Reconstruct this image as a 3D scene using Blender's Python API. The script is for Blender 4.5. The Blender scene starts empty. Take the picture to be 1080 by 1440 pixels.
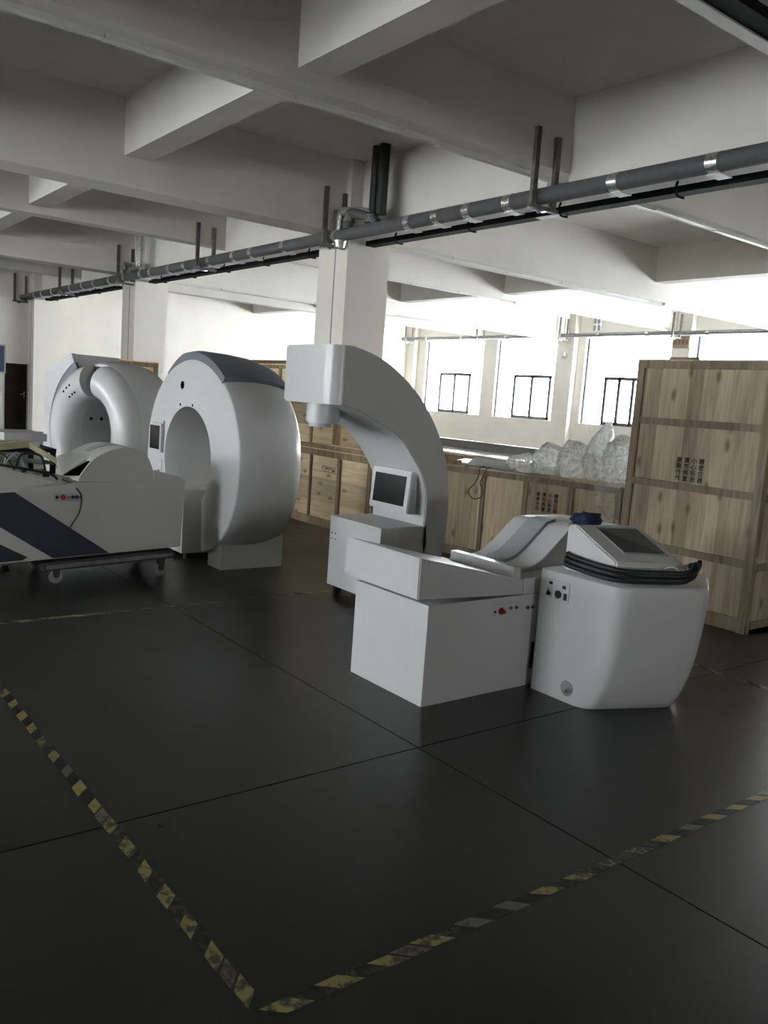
import bpy, bmesh, math, random
from math import sin, cos, pi, radians
from mathutils import Vector, Matrix, noise

random.seed(7)
scene = bpy.context.scene
C = scene.collection

# ---------------------------------------------------------------- camera
YAW, PITCH, ROLL, FPX, CAMH = radians(-52.129), radians(7.515), radians(4.087), 1186.2, 1.6
f0 = Vector((sin(YAW), cos(YAW), 0)); r0 = Vector((cos(YAW), -sin(YAW), 0)); u0 = Vector((0, 0, 1))
fw = cos(PITCH)*f0 - sin(PITCH)*u0; u1 = cos(PITCH)*u0 + sin(PITCH)*f0
rt = cos(ROLL)*r0 + sin(ROLL)*u1; up = cos(ROLL)*u1 - sin(ROLL)*r0
cam_d = bpy.data.cameras.new('camera'); cam = bpy.data.objects.new('camera', cam_d); C.objects.link(cam)
cam_d.sensor_fit = 'VERTICAL'; cam_d.sensor_height = 36; cam_d.lens = 36*FPX/1440
cam_d.clip_end = 200
m = Matrix((rt, up, -fw)).transposed().to_4x4(); m.translation = (0, 0, CAMH); cam.matrix_world = m
scene.camera = cam

# ---------------------------------------------------------------- world, exposure
scene.view_settings.view_transform = 'Standard'; scene.view_settings.look = 'None'
scene.view_settings.gamma = 1; scene.view_settings.use_curve_mapping = False
scene.view_settings.exposure = 0.66
scene.cycles.max_bounces = 8; scene.cycles.diffuse_bounces = 5; scene.cycles.sample_clamp_indirect = 6
world = bpy.data.worlds.new('overcast_sky'); scene.world = world; world.use_nodes = True
bg = world.node_tree.nodes['Background']
bg.inputs[0].default_value = (0.97, 0.985, 1.0, 1); bg.inputs[1].default_value = 24.0

ROOM_X0, ROOM_X1, ROOM_Y0, ROOM_Y1, SLAB = -26.0, 14.0, -10.0, 21.0, 4.84
def portal(x0, x1, z0, z1, y, sgn):
    d = bpy.data.lights.new('window_daylight', 'AREA'); d.shape = 'RECTANGLE'
    d.size = x1-x0; d.size_y = z1-z0; d.cycles.is_portal = True
    o = bpy.data.objects.new('window_daylight', d); C.objects.link(o)
    o.location = ((x0+x1)/2, y, (z0+z1)/2); o.rotation_euler = (radians(90)*sgn, 0, 0)

def portal_x(x, w):
    d = bpy.data.lights.new('window_daylight', 'AREA'); d.shape = 'RECTANGLE'
    d.size = w[3]-w[2]; d.size_y = w[1]-w[0]; d.cycles.is_portal = True
    o = bpy.data.objects.new('window_daylight', d); C.objects.link(o)
    o.location = (x, (w[0]+w[1])/2, (w[2]+w[3])/2); o.rotation_euler = (0, radians(90), 0)

# ---------------------------------------------------------------- materials
MATS = {}
def nodes(name):
    mt = bpy.data.materials.new(name); mt.use_nodes = True
    nt = mt.node_tree; b = nt.nodes['Principled BSDF']
    MATS[name] = mt
    return mt, nt, b
def simple(name, col, rough=.5, metal=0, var=.06, scale=6, spec=.5, bump=0):
    mt, nt, b = nodes(name)
    tc = nt.nodes.new('ShaderNodeTexCoord'); n = nt.nodes.new('ShaderNodeTexNoise')
    n.inputs['Scale'].default_value = scale; n.inputs['Detail'].default_value = 5
    nt.links.new(tc.outputs['Object'], n.inputs['Vector'])
    cr = nt.nodes.new('ShaderNodeValToRGB')
    cr.color_ramp.elements[0].position = .3; cr.color_ramp.elements[1].position = .7
    cr.color_ramp.elements[0].color = [c*(1-var) for c in col]+[1]
    cr.color_ramp.elements[1].color = [min(1, c*(1+var)) for c in col]+[1]
    nt.links.new(n.outputs['Fac'], cr.inputs['Fac']); nt.links.new(cr.outputs['Color'], b.inputs['Base Color'])
    b.inputs['Roughness'].default_value = rough; b.inputs['Metallic'].default_value = metal
    b.inputs['Specular IOR Level'].default_value = spec
    if bump:
        bp = nt.nodes.new('ShaderNodeBump'); bp.inputs['Strength'].default_value = bump; bp.inputs['Distance'].default_value = .01
        nt.links.new(n.outputs['Fac'], bp.inputs['Height']); nt.links.new(bp.outputs['Normal'], b.inputs['Normal'])
    return mt
simple('wall_paint', (.90, .868, .805), .8, var=.03, scale=1.5)
simple('ceiling_paint', (.86, .832, .79), .85, var=.04, scale=1.2)
simple('white_enamel', (.70, .70, .715), .24, var=.012, scale=3)
simple('warm_enamel', (.69, .685, .665), .28, var=.015, scale=3)
simple('strip_grey', (.42, .45, .48), .3, var=.03)
simple('shell_blue', (.16, .18, .225), .35, var=.04)
simple('navy_paint', (.030, .034, .055), .3, var=.1)
simple('light_grey', (.55, .57, .60), .35, var=.03)
simple('mid_grey', (.33, .34, .36), .4, var=.03)
simple('screen_glass', (.010, .010, .011), .2, var=.1)
simple('black_plastic', (.012, .012, .013), .45, var=.2)
simple('black_metal', (.014, .014, .016), .8, var=.2, spec=.1)
simple('hole_black', (.004, .004, .004), .95, var=.1, spec=0)
simple('dark_foam', (.10, .10, .105), .75, var=.12, scale=12)
simple('foil', (.72, .72, .72), .22, .8, var=.2, scale=30, bump=.6)
simple('tape_white', (.85, .85, .83), .5, var=.05)
simple('galvanised', (.22, .22, .22), .5, .5, var=.25, scale=14)
simple('rust_bracket', (.13, .125, .12), .6, .3, var=.3, scale=20)
simple('trunking_white', (.78, .77, .74), .5, var=.03)
simple('rubber_grey', (.30, .31, .30), .6, var=.1)
simple('dolly_steel', (.06, .06, .062), .5, .3, var=.3, scale=15)
simple('cream_board', (.60, .55, .34), .6, var=.08)
simple('board_green', (.10, .13, .09), .5, var=.4, scale=25)
simple('red_knob', (.35, .012, .015), .35, var=.1)
simple('chrome', (.6, .6, .6), .2, 1, var=.1)
simple('blue_cloth', (.010, .018, .060), .9, var=.3, scale=20)
simple('cable_black', (.014, .015, .016), .5, var=.25, scale=30)
simple('cable_tie', (.75, .75, .75), .4)
simple('door_wood', (.014, .008, .007), .6, var=.3, scale=4, spec=.1)
simple('door_frame', (.45, .44, .42), .5)
simple('window_metal', (.05, .055, .062), .45, .2, var=.1)
simple('blue_steel', (.045, .065, .13), .45, var=.1)
simple('skirting_dark', (.035, .036, .038), .6, var=.1)
simple('ink', (.008, .007, .006), .8, var=.1)
simple('cardboard', (.26, .20, .145), .8, var=.1)
simple('panel_white', (.82, .82, .83), .25, var=.02)
simple('panel_edge', (.17, .175, .185), .4, var=.05)
simple('wire_brown', (.035, .022, .016), .6)
simple('joint_fill', (.006, .006, .006), .9)

def m_floor():
    mt, nt, b = nodes('floor_epoxy')
    N = nt.nodes.new; L = nt.links.new
    geo = N('ShaderNodeNewGeometry')
    n1 = N('ShaderNodeTexNoise'); n1.inputs['Scale'].default_value = .9; n1.inputs['Detail'].default_value = 8; n1.inputs['Roughness'].default_value = .62
    n2 = N('ShaderNodeTexNoise'); n2.inputs['Scale'].default_value = 26; n2.inputs['Detail'].default_value = 6
    L(geo.outputs['Position'], n1.inputs['Vector']); L(geo.outputs['Position'], n2.inputs['Vector'])
    cr = N('ShaderNodeValToRGB'); cr.color_ramp.elements[0].position = .32; cr.color_ramp.elements[1].position = .72
    cr.color_ramp.elements[0].color = (.014, .014, .012, 1); cr.color_ramp.elements[1].color = (.028, .028, .0238, 1)
    L(n1.outputs['Fac'], cr.inputs['Fac'])
    mx = N('ShaderNodeMixRGB'); mx.blend_type = 'MULTIPLY'; mx.inputs[0].default_value = .35
    cr2 = N('ShaderNodeValToRGB'); cr2.color_ramp.elements[0].position = .3; cr2.color_ramp.elements[1].position = .65
    cr2.color_ramp.elements[0].color = (.6, .6, .6, 1)
    L(n2.outputs['Fac'], cr2.inputs['Fac']); L(cr.outputs['Color'], mx.inputs[1]); L(cr2.outputs['Color'], mx.inputs[2])
    L(mx.outputs['Color'], b.inputs['Base Color'])
    mr = N('ShaderNodeMapRange'); mr.inputs['From Min'].default_value = .3; mr.inputs['From Max'].default_value = .7
    mr.inputs['To Min'].default_value = .26; mr.inputs['To Max'].default_value = .40
    L(n1.outputs['Fac'], mr.inputs['Value']); L(mr.outputs['Result'], b.inputs['Roughness'])
    bp = N('ShaderNodeBump'); bp.inputs['Strength'].default_value = .06; bp.inputs['Distance'].default_value = .004
    L(n2.outputs['Fac'], bp.inputs['Height']); L(bp.outputs['Normal'], b.inputs['Normal'])
    b.inputs['Specular IOR Level'].default_value = .42
m_floor()

def m_wood(name, base, dark, axis, plank, knots=.5, streak=1.0):
    """plywood: board-to-board tone steps along one axis, stretched grain, knots"""
    mt, nt, b = nodes(name)
    N = nt.nodes.new; L = nt.links.new
    tc = N('ShaderNodeTexCoord'); sep = N('ShaderNodeSeparateXYZ'); L(tc.outputs['Object'], sep.inputs[0])
    add = N('ShaderNodeMath'); add.operation = 'ADD'; L(sep.outputs['X'], add.inputs[0]); L(sep.outputs['Y'], add.inputs[1])
    src = add.outputs[0] if axis == 'h' else sep.outputs['Z']
    oth = sep.outputs['Z'] if axis == 'h' else add.outputs[0]
    dv = N('ShaderNodeMath'); dv.operation = 'DIVIDE'; dv.inputs[1].default_value = plank; L(src, dv.inputs[0])
    fl = N('ShaderNodeMath'); fl.operation = 'FLOOR'; L(dv.outputs[0], fl.inputs[0])
    wn = N('ShaderNodeTexWhiteNoise'); wn.noise_dimensions = '1D'; L(fl.outputs[0], wn.inputs['W'])
    cmb = N('ShaderNodeCombineXYZ')
    a1 = N('ShaderNodeMath'); a1.operation = 'MULTIPLY'; a1.inputs[1].default_value = 22; L(src, a1.inputs[0])
    a2 = N('ShaderNodeMath'); a2.operation = 'MULTIPLY'; a2.inputs[1].default_value = 1.6; L(oth, a2.inputs[0])
    a3 = N('ShaderNodeMath'); a3.operation = 'MULTIPLY'; a3.inputs[1].default_value = 9; L(wn.outputs['Value'], a3.inputs[0])
    L(a1.outputs[0], cmb.inputs[0]); L(a2.outputs[0], cmb.inputs[1]); L(a3.outputs[0], cmb.inputs[2])
    g = N('ShaderNodeTexNoise'); g.inputs['Scale'].default_value = 1; g.inputs['Detail'].default_value = 6; g.inputs['Distortion'].default_value = .8
    L(cmb.outputs[0], g.inputs['Vector'])
    cr = N('ShaderNodeValToRGB'); cr.color_ramp.elements[0].position = .28; cr.color_ramp.elements[1].position = .62
    cr.color_ramp.elements[0].color = list(dark)+[1]; cr.color_ramp.elements[1].color = list(base)+[1]
    L(g.outputs['Fac'], cr.inputs['Fac'])
    mr = N('ShaderNodeMapRange'); mr.inputs['To Min'].default_value = 1-.28*streak; mr.inputs['To Max'].default_value = 1.08
    L(wn.outputs['Value'], mr.inputs['Value'])
    mx = N('ShaderNodeMixRGB'); mx.blend_type = 'MULTIPLY'; mx.inputs[0].default_value = 1
    L(cr.outputs['Color'], mx.inputs[1]); L(mr.outputs['Result'], mx.inputs[2])
    # knots
    kc = N('ShaderNodeCombineXYZ'); k1 = N('ShaderNodeMath'); k1.operation = 'MULTIPLY'; k1.inputs[1].default_value = 7.5; k2 = N('ShaderNodeMath'); k2.operation = 'MULTIPLY'; k2.inputs[1].default_value = 3.4
    L(src, k1.inputs[0]); L(oth, k2.inputs[0]); L(k1.outputs[0], kc.inputs[0]); L(k2.outputs[0], kc.inputs[1])
    vo = N('ShaderNodeTexVoronoi'); vo.voronoi_dimensions = '2D'; vo.inputs['Scale'].default_value = 1.0; L(kc.outputs[0], vo.inputs['Vector'])
    kr = N('ShaderNodeValToRGB'); kr.color_ramp.elements[0].position = .06; kr.color_ramp.elements[1].position = .24
    kr.color_ramp.elements[0].color = (1, 1, 1, 1); kr.color_ramp.elements[1].color = (0, 0, 0, 1)
    L(vo.outputs['Distance'], kr.inputs['Fac'])
    sc_ = N('ShaderNodeSeparateColor'); L(vo.outputs['Color'], sc_.inputs[0])
    gt = N('ShaderNodeMath'); gt.operation = 'GREATER_THAN'; gt.inputs[1].default_value = .72; L(sc_.outputs[0], gt.inputs[0])
    kg = N('ShaderNodeMath'); kg.operation = 'MULTIPLY'; L(kr.outputs['Color'], kg.inputs[0]); L(gt.outputs[0], kg.inputs[1])
    km = N('ShaderNodeMath'); km.operation = 'MULTIPLY'; km.inputs[1].default_value = knots; L(kg.outputs[0], km.inputs[0])
    mk = N('ShaderNodeMixRGB'); mk.inputs[2].default_value = (dark[0]*.35, dark[1]*.3, dark[2]*.25, 1)
    L(km.outputs[0], mk.inputs[0]); L(mx.outputs['Color'], mk.inputs[1]); L(mk.outputs['Color'], b.inputs['Base Color'])
    b.inputs['Roughness'].default_value = .75; b.inputs['Specular IOR Level'].default_value = .2
m_wood('ply_light', (.84, .69, .47), (.64, .49, .31), 'v', .30, .7)
m_wood('ply_grey', (.55, .455, .335), (.35, .28, .195), 'h', .13, .75, 1.3)
m_wood('ply_tan', (.62, .51, .36), (.45, .35, .225), 'h', .28, .7)
m_wood('batten_wood', (.38, .29, .18), (.21, .15, .085), 'h', .5, .35)
m_wood('batten_grey', (.32, .26, .19), (.19, .15, .11), 'h', .5, .35)
m_wood('batten_dark', (.17, .12, .07), (.10, .065, .04), 'h', .5, .35)

def m_tape(name, col, rough):
    mt, nt, b = nodes(name); N = nt.nodes.new; L = nt.links.new
    geo = N('ShaderNodeNewGeometry'); n = N('ShaderNodeTexNoise'); n.inputs['Scale'].default_value = 34; n.inputs['Detail'].default_value = 8
    L(geo.outputs['Position'], n.inputs['Vector'])
    n2 = N('ShaderNodeTexNoise'); n2.inputs['Scale'].default_value = 3.2; L(geo.outputs['Position'], n2.inputs['Vector'])
    ad = N('ShaderNodeMath'); ad.operation = 'ADD'; L(n.outputs['Fac'], ad.inputs[0]); L(n2.outputs['Fac'], ad.inputs[1])
    cr = N('ShaderNodeValToRGB'); cr.color_ramp.elements[0].position = .43; cr.color_ramp.elements[1].position = .50
    dv = N('ShaderNodeMath'); dv.operation = 'MULTIPLY'; dv.inputs[1].default_value = .5; L(ad.outputs[0], dv.inputs[0]); L(dv.outputs[0], cr.inputs['Fac'])
    cr.color_ramp.elements[0].color = (.075, .07, .055, 1); cr.color_ramp.elements[1].color = list(col)+[1]
    L(cr.outputs['Color'], b.inputs['Base Color']); b.inputs['Roughness'].default_value = rough; b.inputs['Specular IOR Level'].default_value = .3
m_tape('tape_yellow', (.30, .255, .10), .5)
m_tape('tape_black', (.022, .021, .020), .5)
m_tape('tape_worn', (.17, .155, .125), .5)

def m_glass():
    mt = bpy.data.materials.new('pane_glass'); mt.use_nodes = True; MATS['pane_glass'] = mt
    nt = mt.node_tree; nt.nodes.clear()
    o = nt.nodes.new('ShaderNodeOutputMaterial'); t = nt.nodes.new('ShaderNodeBsdfTransparent'); g = nt.nodes.new('ShaderNodeBsdfGlossy')
    t.inputs[0].default_value = (.96, .98, .98, 1); g.inputs['Roughness'].default_value = .03
    mx = nt.nodes.new('ShaderNodeMixShader'); mx.inputs[0].default_value = .06
    nt.links.new(t.outputs[0], mx.inputs[1]); nt.links.new(g.outputs[0], mx.inputs[2]); nt.links.new(mx.outputs[0], o.inputs[0])
m_glass()
def m_film(name, lo, hi):
    mt = bpy.data.materials.new(name); mt.use_nodes = True; MATS[name] = mt
    nt = mt.node_tree; nt.nodes.clear(); N = nt.nodes.new; L = nt.links.new
    o = N('ShaderNodeOutputMaterial'); t = N('ShaderNodeBsdfTransparent'); tl = N('ShaderNodeBsdfTranslucent'); d = N('ShaderNodeBsdfDiffuse'); g = N('ShaderNodeBsdfGlossy')
    tl.inputs[0].default_value = (.95, .95, .94, 1); d.inputs[0].default_value = (.90, .89, .88, 1); g.inputs['Roughness'].default_value = .18
    tc = N('ShaderNodeTexCoord'); n = N('ShaderNodeTexNoise'); n.inputs['Scale'].default_value = 9; n.inputs['Detail'].default_value = 8; n.inputs['Distortion'].default_value = 2.2
    L(tc.outputs['Object'], n.inputs['Vector'])
    bp = N('ShaderNodeBump'); bp.inputs['Strength'].default_value = .5; bp.inputs['Distance'].default_value = .03; L(n.outputs['Fac'], bp.inputs['Height'])
    for s in (tl, d, g): L(bp.outputs['Normal'], s.inputs['Normal'])
    m1 = N('ShaderNodeMixShader'); m1.inputs[0].default_value = .4; L(tl.outputs[0], m1.inputs[1]); L(d.outputs[0], m1.inputs[2])
    m2 = N('ShaderNodeMixShader'); m2.inputs[0].default_value = .14; L(m1.outputs[0], m2.inputs[1]); L(g.outputs[0], m2.inputs[2])
    mr = N('ShaderNodeMapRange'); mr.inputs['From Min'].default_value = .3; mr.inputs['From Max'].default_value = .7; mr.inputs['To Min'].default_value = lo; mr.inputs['To Max'].default_value = hi
    L(n.outputs['Fac'], mr.inputs['Value'])
    m3 = N('ShaderNodeMixShader'); L(mr.outputs['Result'], m3.inputs[0]); L(t.outputs[0], m3.inputs[1]); L(m2.outputs[0], m3.inputs[2]); L(m3.outputs[0], o.inputs[0])
m_film('plastic_film', .55, .95); m_film('thin_film', .12, .40)

# ---------------------------------------------------------------- builders
ORIG = {}
def thing(name, label, cat, loc=(0, 0, 0), rotz=0, group=None, local=False):
    o = bpy.data.objects.new(name, None); C.objects.link(o); o.empty_display_size = .1
    o.location = loc; o.rotation_euler = (0, 0, rotz); o['label'] = label; o['category'] = cat
    if group: o['group'] = group
    ORIG[o] = Vector((0, 0, 0)) if local else Vector(loc)
    return o
def tag(o, label, cat, group=None):
    o['label'] = label; o['category'] = cat
    if group: o['group'] = group
    return o
def link(name, bm, mat, parent=None, smooth=False, auto=None, mesh=None):
    """bm holds world coordinates (or the root's local ones for a rotated root)"""
    me = bpy.data.meshes.new(name)
    bmesh.ops.recalc_face_normals(bm, faces=bm.faces)
    if parent is not None:
        off = ORIG.get(parent, Vector((0, 0, 0)))
    else:
        xs = [v.co for v in bm.verts]
        lo = Vector([min(c[i] for c in xs) for i in range(3)]); hi = Vector([max(c[i] for c in xs) for i in range(3)])
        off = Vector(((lo.x+hi.x)/2, (lo.y+hi.y)/2, lo.z))
    for v in bm.verts: v.co -= off
    if smooth:
        for f in bm.faces: f.smooth = True
        if auto is not None:
            for e in bm.edges:
                if len(e.link_faces) == 2 and e.calc_face_angle(0) > auto: e.smooth = False
    bm.to_mesh(me); bm.free()
    me.materials.append(MATS[mat])
    o = bpy.data.objects.new(name, me); C.objects.link(o)
    if parent is not None:
        o.parent = parent; ORIG[o] = off
    else:
        o.location = off; ORIG[o] = off
    return o
def struct(o): o['kind'] = 'structure'; return o
def newbm(): return bmesh.new()
def add_hexa(bm, p):
    """p: 8 points, bottom ring of four then top ring of four"""
    v = [bm.verts.new(q) for q in p]
    for f in ((3, 2, 1, 0), (4, 5, 6, 7), (0, 1, 5, 4), (1, 2, 6, 5), (2, 3, 7, 6), (3, 0, 4, 7)): bm.faces.new([v[i] for i in f])
    return v
def add_box(bm, x0, x1, y0, y1, z0, z1):
    return add_hexa(bm, [(x0, y0, z0), (x1, y0, z0), (x1, y1, z0), (x0, y1, z0), (x0, y0, z1), (x1, y0, z1), (x1, y1, z1), (x0, y1, z1)])
def bev(bm, w, seg=2, ang=.5):
    if w <= 0: return
    es = [e for e in bm.edges if len(e.link_faces) == 2 and e.calc_face_angle(0) > ang]
    bmesh.ops.bevel(bm, geom=es, offset=w, segments=seg, affect='EDGES', clamp_overlap=True)
def box(name, x0, x1, y0, y1, z0, z1, mat, parent=None, b=0, seg=2):
    bm = newbm(); add_box(bm, x0, x1, y0, y1, z0, z1); bev(bm, b, seg)
    return link(name, bm, mat, parent, smooth=b > 0, auto=.6)
def hexa(name, p, mat, parent=None, b=0, seg=2):
    bm = newbm(); add_hexa(bm, p); bmesh.ops.recalc_face_normals(bm, faces=bm.faces); bev(bm, b, seg)
    return link(name, bm, mat, parent, smooth=b > 0, auto=.6)
def add_prism(bm, poly, a0, a1, axis):
    def P(u, v, a): return (a, u, v) if axis == 'x' else ((u, a, v) if axis == 'y' else (u, v, a))
    n = len(poly); A = [bm.verts.new(P(u, v, a0)) for u, v in poly]; B = [bm.verts.new(P(u, v, a1)) for u, v in poly]
    bm.faces.new(A[::-1]); bm.faces.new(B)
    for i in range(n): bm.faces.new((A[i], A[(i+1) % n], B[(i+1) % n], B[i]))
def prism(name, poly, a0, a1, axis, mat, parent=None, b=0, seg=2, smooth=None, auto=.6, ang=.5):
    bm = newbm(); add_prism(bm, poly, a0, a1, axis); bmesh.ops.recalc_face_normals(bm, faces=bm.faces); bev(bm, b, seg, ang)
    return link(name, bm, mat, parent, smooth=True if smooth is None else smooth, auto=auto)
def add_tube(bm, pts, r, n=10, caps=True):
    pts = [Vector(p) for p in pts]; rings = []
    t0 = (pts[1]-pts[0]).normalized(); nrm = t0.orthogonal().normalized()
    for i, p in enumerate(pts):
        t = ((pts[min(i+1, len(pts)-1)]-pts[i]).normalized() + (pts[i]-pts[max(i-1, 0)]).normalized())
        t = t.normalized() if t.length > 1e-6 else t0
        nrm = (nrm - t*nrm.dot(t)).normalized(); bn = t.cross(nrm)
        rr = r[i] if isinstance(r, (list, tuple)) else r
        rings.append([bm.verts.new(p + rr*(cos(2*pi*k/n)*nrm + sin(2*pi*k/n)*bn)) for k in range(n)])
    for a, b_ in zip(rings, rings[1:]):
        for k in range(n): bm.faces.new((a[k], a[(k+1) % n], b_[(k+1) % n], b_[k]))
    if caps: bm.faces.new(rings[0][::-1]); bm.faces.new(rings[-1])
def tube(name, pts, r, mat, parent=None, n=10):
    bm = newbm(); add_tube(bm, pts, r, n); return link(name, bm, mat, parent, smooth=True, auto=.9)
def spline(pts, k=8):
    """Catmull-Rom through pts"""
    P = [Vector(p) for p in pts]; out = []
    for i in range(len(P)-1):
        a, b_, c, d = P[max(i-1, 0)], P[i], P[i+1], P[min(i+2, len(P)-1)]
        for s in range(k):
            t = s/k
            out.append(.5*((2*b_)+(c-a)*t+(2*a-5*b_+4*c-d)*t*t+(3*b_-a-3*c+d)*t**3))
    out.append(P[-1]); return out
def add_disc(bm, c, r, depth, axis, n=20, rx=None):
    """short cylinder starting at c, extending `depth` along axis"""
    c = Vector(c); d = Vector({'x': (1, 0, 0), 'y': (0, 1, 0), 'z': (0, 0, 1)}[axis])
    u_ = Vector({'x': (0, 1, 0), 'y': (1, 0, 0), 'z': (1, 0, 0)}[axis]); v_ = d.cross(u_)
    A = [bm.verts.new(c + r*(cos(2*pi*k/n)*u_ + sin(2*pi*k/n)*v_)) for k in range(n)]
    r2 = r if rx is None else rx
    B = [bm.verts.new(c + d*depth + r2*(cos(2*pi*k/n)*u_ + sin(2*pi*k/n)*v_)) for k in range(n)]
    bm.faces.new(A[::-1]); bm.faces.new(B)
    for k in range(n): bm.faces.new((A[k], A[(k+1) % n], B[(k+1) % n], B[k]))
def disc(name, c, r, depth, axis, mat, parent=None, n=20, rx=None, b=0):
    bm = newbm(); add_disc(bm, c, r, depth, axis, n, rx); bmesh.ops.recalc_face_normals(bm, faces=bm.faces); bev(bm, b, 2, .9)
    return link(name, bm, mat, parent, smooth=True, auto=.7)
def copy_tree(o, parent=None):
    c = o.copy(); C.objects.link(c); c.parent = parent
    for ch in list(o.children): copy_tree(ch, c)
    return c

# ================================================================ SETTING
# ---- floor: poured slabs with saw-cut joints
bm = newbm(); add_box(bm, ROOM_X0-.3, ROOM_X1+.3, ROOM_Y0-.3, ROOM_Y1+.3, -.25, -.02)
floor = struct(link('floor', bm, 'joint_fill'))
jx = [ROOM_X0, -20.84, -14.84, -8.84, -2.84, 3.16, 9.16, ROOM_X1]; jy = [ROOM_Y0, -9.49, -3.49, 2.51, 8.51, 14.51, ROOM_Y1]
for a, b_ in zip(jx, jx[1:]):
    for c, d in zip(jy, jy[1:]):
        box('floor_slab', a+.004, b_-.004, c+.004, d-.004, -.02, 0, 'floor_epoxy', floor, .0015, 1)

# ---- ceiling slab and beams
BAY, COLX, COLW, YF = 7.87, -10.345, .73, 6.80
ceiling = struct(box('ceiling', ROOM_X0-.3, ROOM_X1+.3, ROOM_Y0-.3, ROOM_Y1+.3, SLAB, SLAB+.2, 'ceiling_paint'))
def beam(x0, x1, y0, y1, z0):
    return box('beam', x0, x1, y0, y1, z0, SLAB, 'ceiling_paint', ceiling, .006, 1)
mains = [COLX+BAY*k for k in (-1, 0, 1, 2, 3)]; mids = [COLX+BAY*(k+.5) for k in (-2, -1, 0, 1, 2)]
for x in mains: beam(x-.245, x+.245, ROOM_Y0, ROOM_Y1, 3.862)
for x in mids: beam(x-.15, x+.15, ROOM_Y0, ROOM_Y1, 4.08)
allx = sorted([(x, .245) for x in mains]+[(x, .15) for x in mids]); edges = [ROOM_X0]
spans = []
prev = ROOM_X0
for x, w in allx: spans.append((prev, x-w)); prev = x+w
spans.append((prev, ROOM_X1))
for y0, y1, z0 in ((-3.32, -3.0, 4.2), (.0, .33, 3.96), (3.67, 3.99, 4.2), (7.0, 7.33, 3.83), (14.0, 14.3, 4.2)):  # first two rows unseen, added to keep light off the near ceiling
    for a, b_ in spans: beam(a, b_, y0, y1, z0)
# ---- columns
for k in (-2, -1, 0, 1, 2, 3):
    x = COLX+BAY*k
    if k == -2: x = ROOM_X0+COLW/2-.2
    c = struct(box('column', x-COLW/2, x+COLW/2, YF, YF+COLW, 0, SLAB, 'wall_paint', None, .008, 1))
    struct(box('column', x-COLW/2, x+COLW/2, -.2, .53, 0, SLAB, 'wall_paint', None, .008, 1)) if k in (-1,) else None
    bm = newbm(); add_box(bm, x+.06, x+.075, YF-.008, YF, .0, 3.80); link('column_conduit', bm, 'mid_grey', c)

# ---- walls with window openings
SILL, HEAD, FHEAD = 1.33, 3.95, 3.50
def wall_with_windows(name, y0, y1, wins, HEAD=HEAD):
    bm = newbm()
    add_box(bm, ROOM_X0, ROOM_X1, y0, y1, 0, SILL); add_box(bm, ROOM_X0, ROOM_X1, y0, y1, HEAD, SLAB)
    prev = ROOM_X0
    for a, b_ in wins:
        add_box(bm, prev, a, y0, y1, SILL, HEAD); prev = b_
    add_box(bm, prev, ROOM_X1, y0, y1, SILL, HEAD)
    return struct(link(name, bm, 'wall_paint'))
BW = [(-25.1, -21.95), (-21.28, -18.4), (-17.43, -14.25), (-13.62, -10.5), (-9.7, -6.6), (-5.9, -2.8)]
wall_back = wall_with_windows('wall_back', ROOM_Y1, ROOM_Y1+.25, BW)
FW = [(-19.2, -16.5), (-12.8, -10.1), (-6.9, -4.2)]
wall_front = wall_with_windows('wall_front', ROOM_Y0-.25, ROOM_Y0, FW, FHEAD)
wall_left = struct(box('wall_left', ROOM_X0-.25, ROOM_X0, ROOM_Y0, ROOM_Y1, 0, SLAB, 'wall_paint'))
bm = newbm(); FILL_OPENING = (0.0, 1.4, 1.0, 2.5)  # unseen frameless opening, added to brighten the sides that face right
add_box(bm, ROOM_X1, ROOM_X1+.25, ROOM_Y0, FILL_OPENING[0], 0, SLAB); add_box(bm, ROOM_X1, ROOM_X1+.25, FILL_OPENING[1], ROOM_Y1, 0, SLAB)
add_box(bm, ROOM_X1, ROOM_X1+.25, FILL_OPENING[0], FILL_OPENING[1], 0, FILL_OPENING[2]); add_box(bm, ROOM_X1, ROOM_X1+.25, FILL_OPENING[0], FILL_OPENING[1], FILL_OPENING[3], SLAB)
wall_right = struct(link('wall_right', bm, 'wall_paint'))
portal_x(ROOM_X1+.2, FILL_OPENING)
struct(box('baseboard_left', ROOM_X0, ROOM_X0+.02, 7.55, ROOM_Y1, 0, .14, 'skirting_dark'))
for a, b_ in BW: portal(a, b_, SILL, HEAD, ROOM_Y1+.2, 1)
for a, b_ in FW: portal(a, b_, SILL, FHEAD, ROOM_Y0-.2, -1)
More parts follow.
